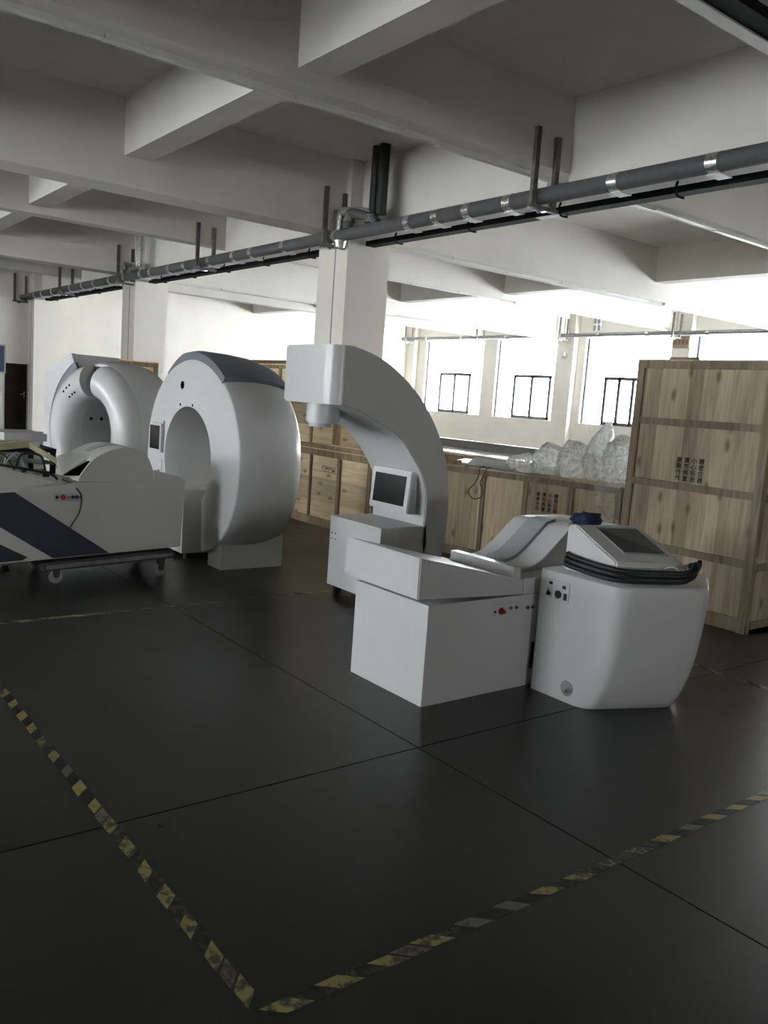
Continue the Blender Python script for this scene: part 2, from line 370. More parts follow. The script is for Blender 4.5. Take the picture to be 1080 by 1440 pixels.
def window(n, a, b_, y, out, sash, HEAD=HEAD):
    w = box('window_%d' % n, a, a+.07, y, y+.06*out, SILL, HEAD, 'window_metal'); struct(w)
    yy = (min(y, y+.06*out), max(y, y+.06*out)); ORIG[w] = ORIG[w]
    def bar(x0, x1, z0, z1, nm='frame_bar'): box(nm, x0, x1, yy[0], yy[1], z0, z1, 'window_metal', w)
    if sash is None:
        for i in range(1, 6): bar(a+(b_-a)*i/6-.02, a+(b_-a)*i/6+.02, SILL, HEAD)
        box('pane', a+.05, b_, y+.02*out, y+.03*out, SILL, HEAD, 'pane_glass', w)
        return
    s0, s1, nd = sash; zt = 2.74
    for i in range(nd+1):
        x = s0+(s1-s0)*i/nd; bar(x-.05, x+.05, SILL+.02, zt, 'sash_bar')
    bar(s0-.05, s1+.05, SILL, SILL+.10, 'sash_bar'); bar(s0-.05, s1+.05, zt-.05, zt+.05, 'sash_bar')
    xs = [a+.05, s0-.03]
    for i in range(nd): box('pane', s0+(s1-s0)*i/nd+.05, s0+(s1-s0)*(i+1)/nd-.05, y+.02*out, y+.03*out, SILL+.10, zt-.05, 'pane_glass', w)
    box('pane', a+.07, s0-.05, y+.02*out, y+.03*out, SILL, HEAD, 'pane_glass', w)
    box('pane', s1+.05, b_, y+.02*out, y+.03*out, SILL, HEAD, 'pane_glass', w)
    box('pane', s0-.05, s1+.05, y+.02*out, y+.03*out, zt+.05, HEAD, 'pane_glass', w)
SASH = [(-24.26, -22.68, 2), (-20.43, -18.85, 2), (-16.62, -14.6, 4), (-12.8, -11.0, 2), (-8.9, -7.3, 2), (-5.1, -3.5, 2), (-1.1, .5, 2), (2.7, 4.3, 2), (6.7, 8.3, 2), (10.6, 12.2, 2)]
for i, ((a, b_), s) in enumerate(zip(BW, SASH)): window(i+1, a, b_, ROOM_Y1+.10, 1, s)
for i, (a, b_) in enumerate(FW): window(len(BW)+i+1, a, b_, ROOM_Y0-.10, -1, None, FHEAD)
# pilasters of the window wall
for x0, x1 in ((-26, -25.55), (-18.4, -17.72), (-14.22, -13.65), (-10.4, -9.8), (-2.7, -2.0)):
    box('pilaster', x0, x1, ROOM_Y1-.22, ROOM_Y1, 0, SLAB, 'wall_paint', wall_back, .006, 1)

t = thing('wall_lamp', 'small round white lamp on the pilaster between second and third window', 'lamp', (-18.06, ROOM_Y1-.24, 3.38))
disc('lamp_base', (-18.06, ROOM_Y1-.2205, 3.42), .13, -.03, 'y', 'trunking_white', t, 20); disc('lamp_dome', (-18.06, ROOM_Y1-.2505, 3.42), .11, -.07, 'y', 'panel_white', t, 20, .06)
# ---- door in the end wall
door = struct(box('door_1', ROOM_X0, ROOM_X0+.05, 6.17, 6.76, 0, 1.90, 'door_wood', None, .004, 1))
bm = newbm(); add_box(bm, ROOM_X0, ROOM_X0+.07, 6.76, 6.80, 0, 1.93); link('door_frame', bm, 'door_frame', door)
bm = newbm(); add_box(bm, ROOM_X0+.05, ROOM_X0+.062, 6.22, 6.70, 1.05, 1.80); add_box(bm, ROOM_X0+.05, ROOM_X0+.062, 6.22, 6.70, .12, .85); link('door_panel', bm, 'door_wood', door)
bm = newbm(); add_box(bm, ROOM_X0+.05, ROOM_X0+.10, 6.66, 6.69, .95, 1.12); add_box(bm, ROOM_X0+.08, ROOM_X0+.10, 6.56, 6.69, 1.03, 1.05); link('door_handle', bm, 'chrome', door)
t = thing('notice_board', 'blue notice board hanging on the end wall above left of the dark door', 'board', (ROOM_X0+.03, 5.6, 1.62))
box('board_panel', ROOM_X0+.003, ROOM_X0+.04, 5.05, 6.15, 1.62, 2.39, 'blue_steel', t, .004, 1)
bm = newbm()
for y0, y1, z0, z1 in ((5.02, 6.18, 1.60, 1.64), (5.02, 6.18, 2.37, 2.41), (5.02, 5.06, 1.60, 2.41), (6.14, 6.18, 1.60, 2.41)): add_box(bm, ROOM_X0+.003, ROOM_X0+.06, y0, y1, z0, z1)
link('board_frame', bm, 'light_grey', t)

# ---- white cable trunking under the beams
def trunk(x, zt, y0, y1, label, n):
    t = thing('cable_trunking', label, 'trunking', (x, (y0+y1)/2, zt-.05), 0, 'cable trunking under the beams')
    L_ = (y1-y0)/n
    for i in range(n):
        dx = (.0, .014, -.008)[i % 3]; h = (.05, .04, .045)[i % 3]
        box('trunking_section', x-.035+dx, x+.035+dx, y0+L_*i, y0+L_*(i+1)-.01, zt-h, zt-.0005, 'trunking_white', t, .003, 1)
trunk(COLX+BAY*.5-.09, 4.08, -2.6, 6.98, 'white cable trunking under the shallow beam nearest the camera, before the pipe', 6)
trunk(COLX+BAY*.5+.02, 4.08, 7.35, 13.9, 'white cable trunking under the near shallow beam, beyond the pipe run', 5)
trunk(COLX+.20, 3.862, 7.6, 13.9, 'white cable trunking under the deep beam behind the front column', 5)
trunk(COLX-BAY*.5+.12, 4.08, 7.35, 13.9, 'white cable trunking under the second shallow beam from the camera', 5)
trunk(COLX-BAY+.20, 3.862, 7.6, 13.9, 'white cable trunking under the deep beam at the second column', 5)
trunk(COLX+.20, 3.862, 14.4, 20.6, 'white cable trunking under the deep beam running up to the windows', 5)
trunk(COLX-BAY*.5+.12, 4.08, 14.4, 20.6, 'white cable trunking under the shallow beam running up to the windows', 5)
# strip light with black carrier rail beside the beam at the top right
t = thing('strip_light', 'long white strip light on a black rail beside the topmost right beam', 'lamp', (-2.82, 4.2, 3.79))
box('carrier_rail', -2.855, -2.725, .6, 6.4, 3.80, 3.86, 'black_metal', t, .004, 1)
box('lamp_housing', -2.945, -2.858, .6, 6.4, 3.79, 3.84, 'trunking_white', t, .008, 2)
for y in (1.6, 3.4, 5.2): box('hanger', -2.86, -2.84, y, y+.03, 3.86, SLAB, 'black_metal', t)

# ---- pipe runs with hangers
def pipe_run(y, z, x0, x1, hang_x, bands, label, r=.083, mat='dark_foam', big=True):
    t = thing('insulated_pipe', label, 'pipe', ((x0+x1)/2, y, z))
    tube('pipe_body', [(x0, y, z), (x1, y, z)], r, mat, t, 20)
    tube('return_pipe', [(x0, y+.13, z+.03), (x1, y+.13, z+.03)], r*.5, 'galvanised', t, 12)
    for bx in bands:
        bm = newbm(); add_tube(bm, [(bx, y, z), (bx+.11, y, z)], r*1.04, 20); link('foil_band', bm, 'foil', t, True, .9)
        bm = newbm(); add_box(bm, bx+.0, bx+.13, y-.03, y+.15, z-r-.022, z-r-.012); link('white_tab', bm, 'tape_white', t)
    return t
def hanger(x, y0, y1, zb, zt0, zt1, label, group, s=1.0):
    t = thing('pipe_hanger', label, 'hanger', (x, (y0+y1)/2, zb), 0, group)
    box('front_upright', x+.0, x+.045*s, y0-.03*s, y0+.03*s, zb, zt0, 'rust_bracket', t)
    box('rear_upright', x+.0, x+.045*s, y1-.03*s, y1+.03*s, zb, zt1, 'rust_bracket', t)
    box('cross_bar', x+.0, x+.05*s, y0-.06, y1+.06, zb-.04, zb, 'rust_bracket', t)
    bm = newbm(); add_tube(bm, [(x+.02, y0+.04, zb+.02), (x+.02, y0+.1, zb-.06), (x+.02, y0+.2, zb-.03)], .018, 8); link('clamp', bm, 'foil', t, True)
PZ = 3.775
bands = [-3.0, -4.35, -5.37, -6.74, -7.38, -7.91, -8.44, -10.04, -11.4, -12.4, -13.0, -13.9, -14.9, -15.6, -16.5, -17.0, -17.9, -18.8, -19.8, -20.6, -21.5, -22.3, -23.0, -23.9, -24.6]
pipe_run(6.60, PZ, ROOM_X0+.1, 6.8, None, bands, 'thick grey insulated pipe with silver bands running along the column row')
gx = [COLX+BAY*.5+.155, COLX+.25, COLX-BAY*.5+.155, COLX-BAY+.25, COLX-BAY*1.5+.155]
gl = ['steel pipe hanger on the near shallow beam, right of the front column', 'steel pipe hanger at the front column', 'steel pipe hanger on the shallow beam between first and second column', 'steel pipe hanger at the second column', 'steel pipe hanger on the last shallow beam before the end wall']
for x, l in zip(gx, gl): hanger(x, 6.46, 6.765, PZ-.10, 4.42, 4.38, l, 'hangers of the near pipe')
hanger(ROOM_X0+.02, 6.40, 6.70, PZ-.10, 4.42, 4.38, 'steel pipe hanger against the end wall above the door', 'hangers of the near pipe')
# black cable tray below the girder (broken by the columns)
cx = [ROOM_X0+.55]+sum([[COLX+BAY*k-COLW/2, COLX+BAY*k+COLW/2] for k in (-1, 0, 1)], [])+[6.8]
lab = ['between the second column and the end wall', 'between the first and second column', 'right of the front column']
for i, (a, b_) in enumerate(zip(cx[0::2], cx[1::2])):
    if i > 2: break
    t = thing('cable_tray', 'flat black cable tray under the girder '+lab[i], 'cable tray', ((a+b_)/2, 7.16, 3.73), 0, 'black cable trays')
    box('tray', a+.01, b_-.01, 7.09, 7.24, 3.725, 3.79, 'black_metal', t, .004, 1)
    n = max(2, int((b_-a)/1.4))
    for j in range(n):
        x = a+(b_-a)*(j+.5)/n
        bm = newbm(); add_tube(bm, spline([(x, 7.08, 3.83), (x, 7.06, 3.76), (x, 7.1, 3.70), (x, 7.2, 3.70)], 4), .012, 6); link('hook', bm, 'black_metal', t, True)
    if i == 2: box('paper_tab', a+3.2, a+3.55, 7.10, 7.20, 3.715, 3.724, 'tape_white', t)
# risers and wrapped valves at the two columns
def riser(x, label, r, mat, sep=.15):
    t = thing('riser_pipes', label, 'pipe', (x, 6.66, PZ))
    for dx in (0, sep):
        tube('riser', [(x+dx, 6.69, PZ+.2), (x+dx, 6.69, SLAB-.002)], r, mat, t, 16)
    pts = [(x-.62, 6.6, PZ+.06), (x-.62, 6.6, PZ+.24), (x-.56, 6.61, PZ+.30), (x-.1, 6.66, PZ+.24), (x, 6.69, PZ+.2)]
    tube('elbow', spline(pts, 5), r*.95, 'foil', t, 12)
    pts = [(x-.38, 6.56, PZ+.05), (x-.38, 6.56, PZ+.2), (x-.32, 6.57, PZ+.25), (x+.02, 6.60, PZ+.16), (x+.15, 6.64, PZ+.08)]
    tube('elbow', spline(pts, 5), r*.9, 'dark_foam', t, 12)
    disc('valve_wrap', (x-.36, 6.56, PZ+.14), .085, .1, 'z', 'foil', t, 12, .06)
    disc('valve_wrap', (x+.05, 6.62, PZ+.09), .10, .1, 'z', 'foil', t, 12, .07)
    disc('valve_wrap', (x-.62, 6.6, PZ-.16), .07, .09, 'z', 'foil', t, 12, .09)
riser(-9.27, 'pair of thick black riser pipes with foil wrapped valves at the front column', .072, 'black_plastic')
riser(COLX-BAY+.75, 'pair of thin shiny riser pipes with wrapped valves at the second column', .045, 'foil', .12)
# window-side pipe
WY = 20.45; WZ = 4.0
pipe_run(WY, WZ-.02, ROOM_X0+.1, 6.8, None, [-24.5, -22.6, -20.4, -18.9, -16.6, -14.9, -13.0, -11.2], 'thin grey pipe run along the top of the window wall', .06, 'galvanised')
for x, l in ((-25.5, 'small pipe hanger in the far corner beside the first window'), (-21.6, 'small pipe hanger between the first and second window'), (-17.9, 'small pipe hanger between the second and third window'), (-13.9, 'small pipe hanger above the crate, between third and fourth window')):
    hanger(x, WY-.2, WY+.15, WZ-.12, 4.52, 4.5, l, 'hangers of the window pipe', .9)
t = thing('junction_pipes', 'short strapped pipes dropping to the window pipe right of the second hanger', 'pipe', (-16.6, WY, WZ))
for dx in (0, .16):
    tube('drop_pipe', [(-16.7+dx, WY, WZ+.1), (-16.7+dx, WY, SLAB-.002)], .05, 'rubber_grey', t, 10)
    for z in (4.25, 4.5): disc('strap', (-16.7+dx, WY, z), .054, .06, 'z', 'tape_white', t, 10)
t = thing('wall_sign', 'small brown board fixed high on the pilaster above the tall crate', 'sign', (-13.93, ROOM_Y1-.24, 3.66))
box('sign_board', -14.2, -13.67, ROOM_Y1-.255, ROOM_Y1-.222, 3.62, 3.93, 'cardboard', t, .004, 1)
for i in range(4): box('sign_mark', -14.14+i*.12, -14.07+i*.12, ROOM_Y1-.26, ROOM_Y1-.255, 3.70, 3.82, 'batten_dark', t)

# ================================================================ HAZARD TAPE
def stripe_mesh(L_, w, sk):
    bm = newbm(); h = .0012
    p = [(-L_/2-sk, -w/2, 0), (L_/2-sk, -w/2, 0), (L_/2+sk, w/2, 0), (-L_/2+sk, w/2, 0)]
    add_hexa(bm, [Vector(q) for q in p]+[Vector((q[0], q[1], h)) for q in p]); bmesh.ops.recalc_face_normals(bm, faces=bm.faces); return bm
def tape(label, x0, y0, x1, y1, sk, gap=.1):
    d = Vector((x1-x0, y1-y0, 0)); ln = d.length; ang = math.atan2(d.y, d.x)
    t = thing('hazard_tape', label, 'floor tape', ((x0+x1)/2, (y0+y1)/2, .0004), ang, 'hazard tape around the machine bay', local=True)
    shapes = []
    for L_ in (.085, .075, .085): 
        bm = stripe_mesh(L_, .05, sk); me = bpy.data.meshes.new('stripe'); bm.to_mesh(me); bm.free(); shapes.append(me)
    mats = []
    for me, mname in zip(shapes, ('tape_yellow', 'tape_worn', 'tape_black')): me.materials.append(MATS[mname])
    n = int(ln/.085); rnd = random.Random(int(ln*100))
    for i in range(n):
        s = -ln/2+.085*(i+.5); q = rnd.random()
        if i % 2 == 0: me, nm = (shapes[0], 'yellow_stripe') if q > .16 else (shapes[1], 'worn_stripe')
        else:
            if q < gap: continue
            me, nm = (shapes[2], 'black_stripe') if q < .84 else (shapes[1], 'worn_stripe')
        o = bpy.data.objects.new(nm, me); C.objects.link(o); o.parent = t
        o.location = (s, rnd.uniform(-.003, .003), 0); o.rotation_euler = (0, 0, rnd.uniform(-.04, .04))
        o.scale = (rnd.uniform(.82, 1.0), rnd.uniform(.85, 1.05), 1)
tape('yellow and black hazard tape nearest the left edge, running back past the floor joint', -5.60, 1.05, -1.75, 1.05, -.028)
tape('yellow and black hazard tape crossing the foreground to the right edge', -1.71, 1.08, -1.71, 5.0, -.03)
tape('faint hazard tape on the floor between the dolly and the C-arm', -5.66, 1.10, -5.69, 5.0, -.022, .5)
tape('faint hazard tape on the floor in front of the tall crate', -5.60, 5.04, -1.75, 5.04, -.028, .5)

# ================================================================ FRONT BED UNIT
t = thing('scanner_bed', 'white boxy bed unit with thick wedge top in the foreground', 'medical bed', (-3.56, 3.4, 0))
box('base_box', -3.89, -3.24, 2.86, 3.705, 0, .552, 'white_enamel', t, .006)
prism('wedge_top', [(2.775, .592), (3.56, .556), (3.56, .640), (2.775, .812)], -3.905, -3.235, 'x', 'white_enamel', t, .006)
prism('rear_block', [(3.566, .553), (4.62, .553), (4.62, .66), (3.566, .645)], -3.89, -3.24, 'x', 'white_enamel', t, .005)
box('rear_base', -3.89, -3.24, 3.71, 4.62, 0, .553, 'white_enamel', t, .005)
box('seat_edge', -3.80, -3.262, 3.50, 3.56, .645, .712, 'white_enamel', t, .008)
sc = [(3.60, .66), (3.74, .668), (3.83, .692), (3.93, .755), (4.02, .83), (4.10, .895)]
prof = [(3.60, .645)]+[(p[0], p[1]) for p in spline([(a, b_, 0) for a, b_ in sc], 5)]+[(4.16, .905), (4.60, .90), (4.60, .645)]
prism('headrest', prof, -3.87, -3.385, 'x', 'white_enamel', t, .004, 1, ang=.7)
def strip(x0, x1, off, o0, name, mat):
    pts = [Vector((p[0], p[1])) for p in spline([(a, b_, 0) for a, b_ in sc[1:]], 5)]
    up_ = []
    for i, p in enumerate(pts):
        d = (pts[min(i+1, len(pts)-1)]-pts[max(i-1, 0)]).normalized(); nn = Vector((-d.y, d.x)); up_.append(p+nn*off)
    poly = [(p.x, p.y-.004) for p in pts]+[(4.17, .904), (4.17, .904+off)]+[(p.x, p.y) for p in up_[::-1]]
    prism(name, poly, x0, x1, 'x', mat, t, 0)
strip(-3.725, -3.565, .02, 0, 'centre_strip', 'strip_grey')
box('control_plate', -3.2402, -3.236, 3.335, 3.56, .445, .512, 'white_enamel', t, .001, 1)
def knob(y, z, r, d, mat, nm): disc(nm, (-3.237, y, z), r, d, 'x', mat, t, 16, r*.85)
knob(3.352, .473, .008, .006, 'black_plastic', 'indicator'); knob(3.40, .474, .021, .012, 'red_knob', 'emergency_stop'); knob(3.40, .474, .013, .03, 'red_knob', 'emergency_stop')
knob(3.472, .485, .013, .01, 'chrome', 'socket_ring'); knob(3.515, .486, .013, .01, 'chrome', 'socket_ring')
knob(3.472, .485, .008, .0115, 'black_plastic', 'socket'); knob(3.515, .486, .008, .0115, 'black_plastic', 'socket')
for y in (3.613, 3.655): knob(y, .475, .013, .008, 'chrome', 'socket_ring'); knob(y, .475, .009, .0095, 'black_plastic', 'socket')
box('side_slot', -3.2398, -3.234, 3.680, 3.703, .10, .26, 'black_plastic', t)

# ================================================================ CONSOLE CABINET
t = thing('console_cabinet', 'white console cabinet with bulging front and slanted touch screen', 'cabinet', (-2.85, 4.0, 0))
def fillet(p0, p1, p2, r, n=6):
    p0, p1, p2 = Vector(p0), Vector(p1), Vector(p2); d0 = (p0-p1).normalized(); d1 = (p2-p1).normalized()
    h = d0.angle(d1)/2; tl = r/math.tan(h); c = p1+(d0+d1).normalized()*(r/sin(h)); a_, b_ = p1+d0*tl-c, p1+d1*tl-c
    tot = a_.angle(b_); sg = 1 if a_.x*b_.y-a_.y*b_.x > 0 else -1
    return [tuple(c+Matrix.Rotation(sg*tot*k/n, 2) @ a_) for k in range(n+1)]
raw = [(-3.185, 3.652), (-2.645, 3.652), (-2.435, 4.15), (-2.66, 4.5), (-3.185, 4.5)]
top_poly = [(raw[0], 0)]+[(q, 1) for q in fillet(raw[0], raw[1], raw[2], .12)]+[(q, 1) for q in fillet(raw[1], raw[2], raw[3], .07)]+[(q, 1) for q in fillet(raw[2], raw[3], raw[4], .06)]+[(raw[4], 0)]
bm = newbm(); rings = []; NP = len(top_poly)
lv = [(0, -.158), (.015, -.142), (.05, -.120), (.10, -.096), (.18, -.066), (.26, -.044), (.34, -.028), (.44, -.015), (.55, -.005), (.64, 0), (.70, .0), (.712, -.004), (.718, -.014)]
for z, off in lv:
    ring = []
    for (x, y), w in top_poly:
        k = w*min(1, (x+3.185)/.45)
        ring.append(bm.verts.new((x+off*k, y+(.008 if z > .715 and y < 3.7 else 0), z)))
    rings.append(ring)
for a, b_ in zip(rings, rings[1:]):
    for k in range(NP): bm.faces.new((a[k], a[(k+1) % NP], b_[(k+1) % NP], b_[k]))
bm.faces.new(rings[0][::-1]); bm.faces.new(rings[-1])
cab = link('body', bm, 'white_enamel', t, True, .75)
box('port_plate', -3.150, -2.972, 3.6465, 3.6535, .558, .668, 'white_enamel', t, .001, 1)
def port(x, z, w, h, mat, nm, sh='b'):
    if sh == 'b': box(nm, x-w/2, x+w/2, 3.643, 3.6475, z-h/2, z+h/2, mat, t, .003, 1)
    else: disc(nm, (x, 3.640, z), w/2, .008, 'y', mat, t, 14)
port(-3.105, .647, .022, .016, 'black_plastic', 'port'); port(-3.008, .640, .022, .018, 'black_plastic', 'port')
port(-3.115, .598, .048, .062, 'light_grey', 'power_inlet'); port(-3.115, .585, .03, .022, 'black_plastic', 'port'); port(-3.118, .603, .012, .014, 'black_plastic', 'port')
port(-3.045, .592, .044, 0, 'black_plastic', 'round_port', 'd'); port(-2.995, .588, .022, .038, 'black_plastic', 'port')
bm = newbm(); add_disc(bm, (-2.925, 3.6500, .082), .044, .003, 'y', 24); link('hole_recess', bm, 'mid_grey', t, True, .6)
tube('hose_stub', [(-2.91, 3.65, .075), (-2.905, 3.628, .078), (-2.89, 3.622, .085)], .012, 'chrome', t, 10)
# slanted console head
zc = .7185
A0, A1 = Vector((-3.055, 3.75, 0)), Vector((-2.975, 4.21, 0)); B0, B1 = Vector((-2.757, 3.75, 0)), Vector((-2.585, 4.15, 0))
def Z(v, z): return (v.x, v.y, z)
Ak0, Ak1 = A0+Vector((-.06, 0, 0)), A1+Vector((-.06, 0, 0))
bm = newbm()
vs = {}
for n_, v, z in (('a', A0, zc), ('b', B0, zc), ('c', B1, zc), ('d', A1, zc), ('e', A0, .985), ('f', B0, .828), ('g', B1, .812), ('h', A1, .975), ('i', Ak0, zc), ('j', Ak1, zc), ('k', Ak0, .97), ('l', Ak1, .96)):
    vs[n_] = bm.verts.new(Z(v, z))
for f in ('iabfek', 'jlhgcd', 'bcgf', 'efgh', 'kehl', 'ikl' 'j', 'ijdcba'): bm.faces.new([vs[c] for c in f])
bmesh.ops.recalc_face_normals(bm, faces=bm.faces); bev(bm, .008, 2)
head = link('screen_housing', bm, 'white_enamel', t, True, .6)
def onface(s, q, lift):
    """s along the width, q from the top edge to the front edge"""
    a = Vector(Z(A0, .985)).lerp(Vector(Z(A1, .975)), s); b_ = Vector(Z(B0, .828)).lerp(Vector(Z(B1, .812)), s)
    p = a.lerp(b_, q); nrm = Vector((.46, -.08, .88)).normalized(); return p+nrm*lift
hexa('touch_screen', [onface(.24, .13, .0), onface(.24, .76, .0), onface(.86, .76, .0), onface(.86, .13, .0), onface(.24, .13, .009), onface(.24, .76, .009), onface(.86, .76, .009), onface(.86, .13, .009)], 'screen_glass', head)
bm = newbm()
for s0, s1, q0, q1 in ((.225, .875, .105, .13), (.225, .875, .76, .785), (.225, .24, .105, .785), (.86, .875, .105, .785)):
    add_hexa(bm, [onface(s0, q0, .0), onface(s0, q1, .0), onface(s1, q1, .0), onface(s1, q0, .0), onface(s0, q0, .011), onface(s0, q1, .011), onface(s1, q1, .011), onface(s1, q0, .011)])
link('bezel', bm, 'mid_grey', head)

# black cable bundle round the console head
t = thing('cable_bundle', 'coiled black cable bundle looped round the slanted screen', 'cable', (-2.75, 3.9, .72))
for i in range(5):
    o = .012*i; rz = .742+.021*(i % 3)+.004*i
    pts = [(-3.11-.01*(i % 2), 3.80, rz+.02), (-3.06, 3.705+.010*i, rz+.018), (-2.90, 3.695+.010*i, rz+.004), (-2.76, 3.70+.008*i, rz), (-2.685+.006*i, 3.77+.004*i, rz-.004), (-2.60+.004*i, 3.90, rz-.002), (-2.53+.004*i, 4.0, rz+.004), (-2.515+.004*i, 4.06+.006*i, rz+.016), (-2.545+.01*i, 4.11+.008*i, rz+.035+.006*i)]
    tube('cable', spline(pts, 6), .0145, 'cable_black', t, 8)
for i in range(4):
    pts = [(-2.535+.01*i, 4.105, .785+.008*i), (-2.565+.016*i, 4.125+.008*i, .805+.009*i), (-2.58+.02*i, 4.135+.01*i, .82+.012*i)]
    tube('connector', pts, [.015, .017, .012], 'black_metal' if i % 2 else 'chrome', t, 8)
tube('cable_tie', [(-2.635, 3.93, .73), (-2.655, 3.91, .80)], .006, 'cable_tie', t, 6)
bm = newbm(); add_tube(bm, [(-2.592+.046*cos(a), 4.02+.02*cos(a), .765+.052*sin(a)) for a in [2*pi*k/16 for k in range(17)]], .005, 6); link('cable_tie', bm, 'cable_tie', t, True)

# crumpled dark blue cloth on the head rest
def blob(name, c, r, amp, fr, seed, mat, sub=3, flat=None):
    bm = newbm(); bmesh.ops.create_icosphere(bm, subdivisions=sub, radius=1)
    for v in bm.verts:
        d = v.co.normalized(); n = noise.multi_fractal(d*fr+Vector((seed, seed*2, seed*3)), 1, 2.2, 4)
        k = 1+amp*(n-1)
        v.co = Vector((c[0]+d.x*r[0]*k, c[1]+d.y*r[1]*k, c[2]+d.z*r[2]*k))
        if flat is not None and v.co.z < flat: v.co.z = flat+.002*abs(d.x)
    return bm
bm = blob('c', (-3.44, 4.32, .925), (.10, .075, .055), .6, 3.2, 3.1, '', 3, .9055)
tag(link('cloth', bm, 'blue_cloth', None, True), 'crumpled dark blue cloth on top of the white head rest', 'cloth')
bm = newbm()
for a, b_, z in ((0, 0, 0),):
    add_hexa(bm, [(-3.70, 4.20, .902), (-3.50, 4.22, .902), (-3.46, 4.42, .902), (-3.66, 4.45, .902), (-3.70, 4.20, .906), (-3.50, 4.22, .912), (-3.46, 4.42, .908), (-3.66, 4.45, .922)])
tag(link('paper_sheet', bm, 'tape_white'), 'white paper sheet lying on top of the head rest beside the blue cloth', 'paper')

# ================================================================ C-ARM
t = thing('c_arm', 'white C-shaped scanner arm with drum head, monitor and box base', 'medical scanner', (-5.31, 4.15, 0))
X0, X1 = -5.65, -4.97
box('base_cabinet', X0, X1, 3.85, 4.30, .075, .645, 'white_enamel', t, .008)
outer = [(3.42, 1.966), (3.50, 1.960), (3.575, 1.950), (3.758, 1.896), (3.953, 1.789), (4.16, 1.622), (4.344, 1.389), (4.452, 1.159), (4.505, .923), (4.517, .651), (4.489, .411), (4.42, .075)]
inner = [(4.267, .66), (4.268, .878), (4.20, 1.064), (3.998, 1.303), (3.80, 1.414), (3.62, 1.49), (3.50, 1.535), (3.42, 1.547)]
op = [(p[0], p[1]) for p in spline([(a, b_, 0) for a, b_ in outer], 6)]; ip = [(p[0], p[1]) for p in spline([(a, b_, 0) for a, b_ in inner], 6)]
prism('arm', op+[(4.267, .075)]+ip, X0, X1, 'x', 'white_enamel', t, .008, 2, ang=.7)
pl = [(X0+.03, 3.33)]+[(X1+.0008-.12+.12*sin(a), 3.45-.12*cos(a)) for a in [pi/2*k/8 for k in range(9)]]+[(X1+.0008, 3.52), (X0-.0008, 3.52), (X0-.0008, 3.36)]
bm = newbm(); add_prism(bm, pl, 1.545, 1.967, 'z'); bmesh.ops.recalc_face_normals(bm, faces=bm.faces)
es = [e for e in bm.edges if e.calc_face_angle(0) > 1.2 and abs(e.verts[0].co.z-e.verts[1].co.z) < .01 and min(e.verts[0].co.y, e.verts[1].co.y) < 3.52 and max(e.verts[0].co.y, e.verts[1].co.y) < 3.53 and not (e.verts[0].co.y > 3.51 and e.verts[1].co.y > 3.51)]
bmesh.ops.bevel(bm, geom=es, offset=.012, segments=2, affect='EDGES', clamp_overlap=True)
link('head', bm, 'white_enamel', t, True, .6)
bm = newbm(); add_disc(bm, (-5.33, 3.50, 1.40), .125, .150, 'z', 40); bmesh.ops.recalc_face_normals(bm, faces=bm.faces); bev(bm, .01, 2, .9); drum = link('drum', bm, 'white_enamel', t, True, .7)
disc('lens_disc', (-5.345, 3.49, 1.372), .085, .030, 'z', 'light_grey', drum, 32)
# tilted monitor
def monp(x, s, d): return (x, 4.135+.025*s-d*.99, .735+.330*s+d*.07)
M0, M1 = -5.535, -5.03
hexa('monitor_housing', [monp(M0, 0, -.10), monp(M1, 0, -.10), monp(M1, 0, 0), monp(M0, 0, 0), monp(M0, 1, -.06), monp(M1, 1, -.06), monp(M1, 1, 0), monp(M0, 1, 0)], 'white_enamel', t, .008)
hexa('monitor_screen', [monp(M0+.05, .16, 0), monp(M1-.055, .16, 0), monp(M1-.055, .16, .004), monp(M0+.05, .16, .004), monp(M0+.05, .87, 0), monp(M1-.055, .87, 0), monp(M1-.055, .87, .004), monp(M0+.05, .87, .004)], 'screen_glass', t)
for dy in (0, .05):
    for dz in (0, .045): disc('screw', (X0+.035+dy, 3.8485, .46+dz), .006, -.003, 'y', 'black_plastic', t, 10)
def caster(parent, x, y, zt, r, mat_w, mat_f='black_metal', rot=0):
    c, s = cos(rot), sin(rot)
    bm = newbm(); add_box(bm, x-.03, x+.03, y-.03, y+.03, zt-.008, zt)
    for sg in (-1, 1): add_hexa(bm, [(x+sg*.022-.003, y-.02, r), (x+sg*.022+.003, y-.02, r), (x+sg*.022+.003, y+.02, r), (x+sg*.022-.003, y+.02, r), (x+sg*.022-.003, y-.03, zt-.006), (x+sg*.022+.003, y-.03, zt-.006), (x+sg*.022+.003, y+.03, zt-.006), (x+sg*.022-.003, y+.03, zt-.006)])
    k = link('caster', bm, mat_f, parent)
    bm = newbm(); add_disc(bm, (x-.017, y, r+.0005), r, .034, 'x', 20); bmesh.ops.recalc_face_normals(bm, faces=bm.faces); bev(bm, .006, 2, .9)
    link('wheel', bm, mat_w, k, True, .7)
    bm = newbm(); add_disc(bm, (x-.02, y, r+.0005), r*.3, .04, 'x', 12); link('hub', bm, 'galvanised', k, True, .7)
for x in (X0+.07, X1-.07):
    for y in (3.91, 4.36): caster(t, x, y, .075, .032, 'black_plastic')

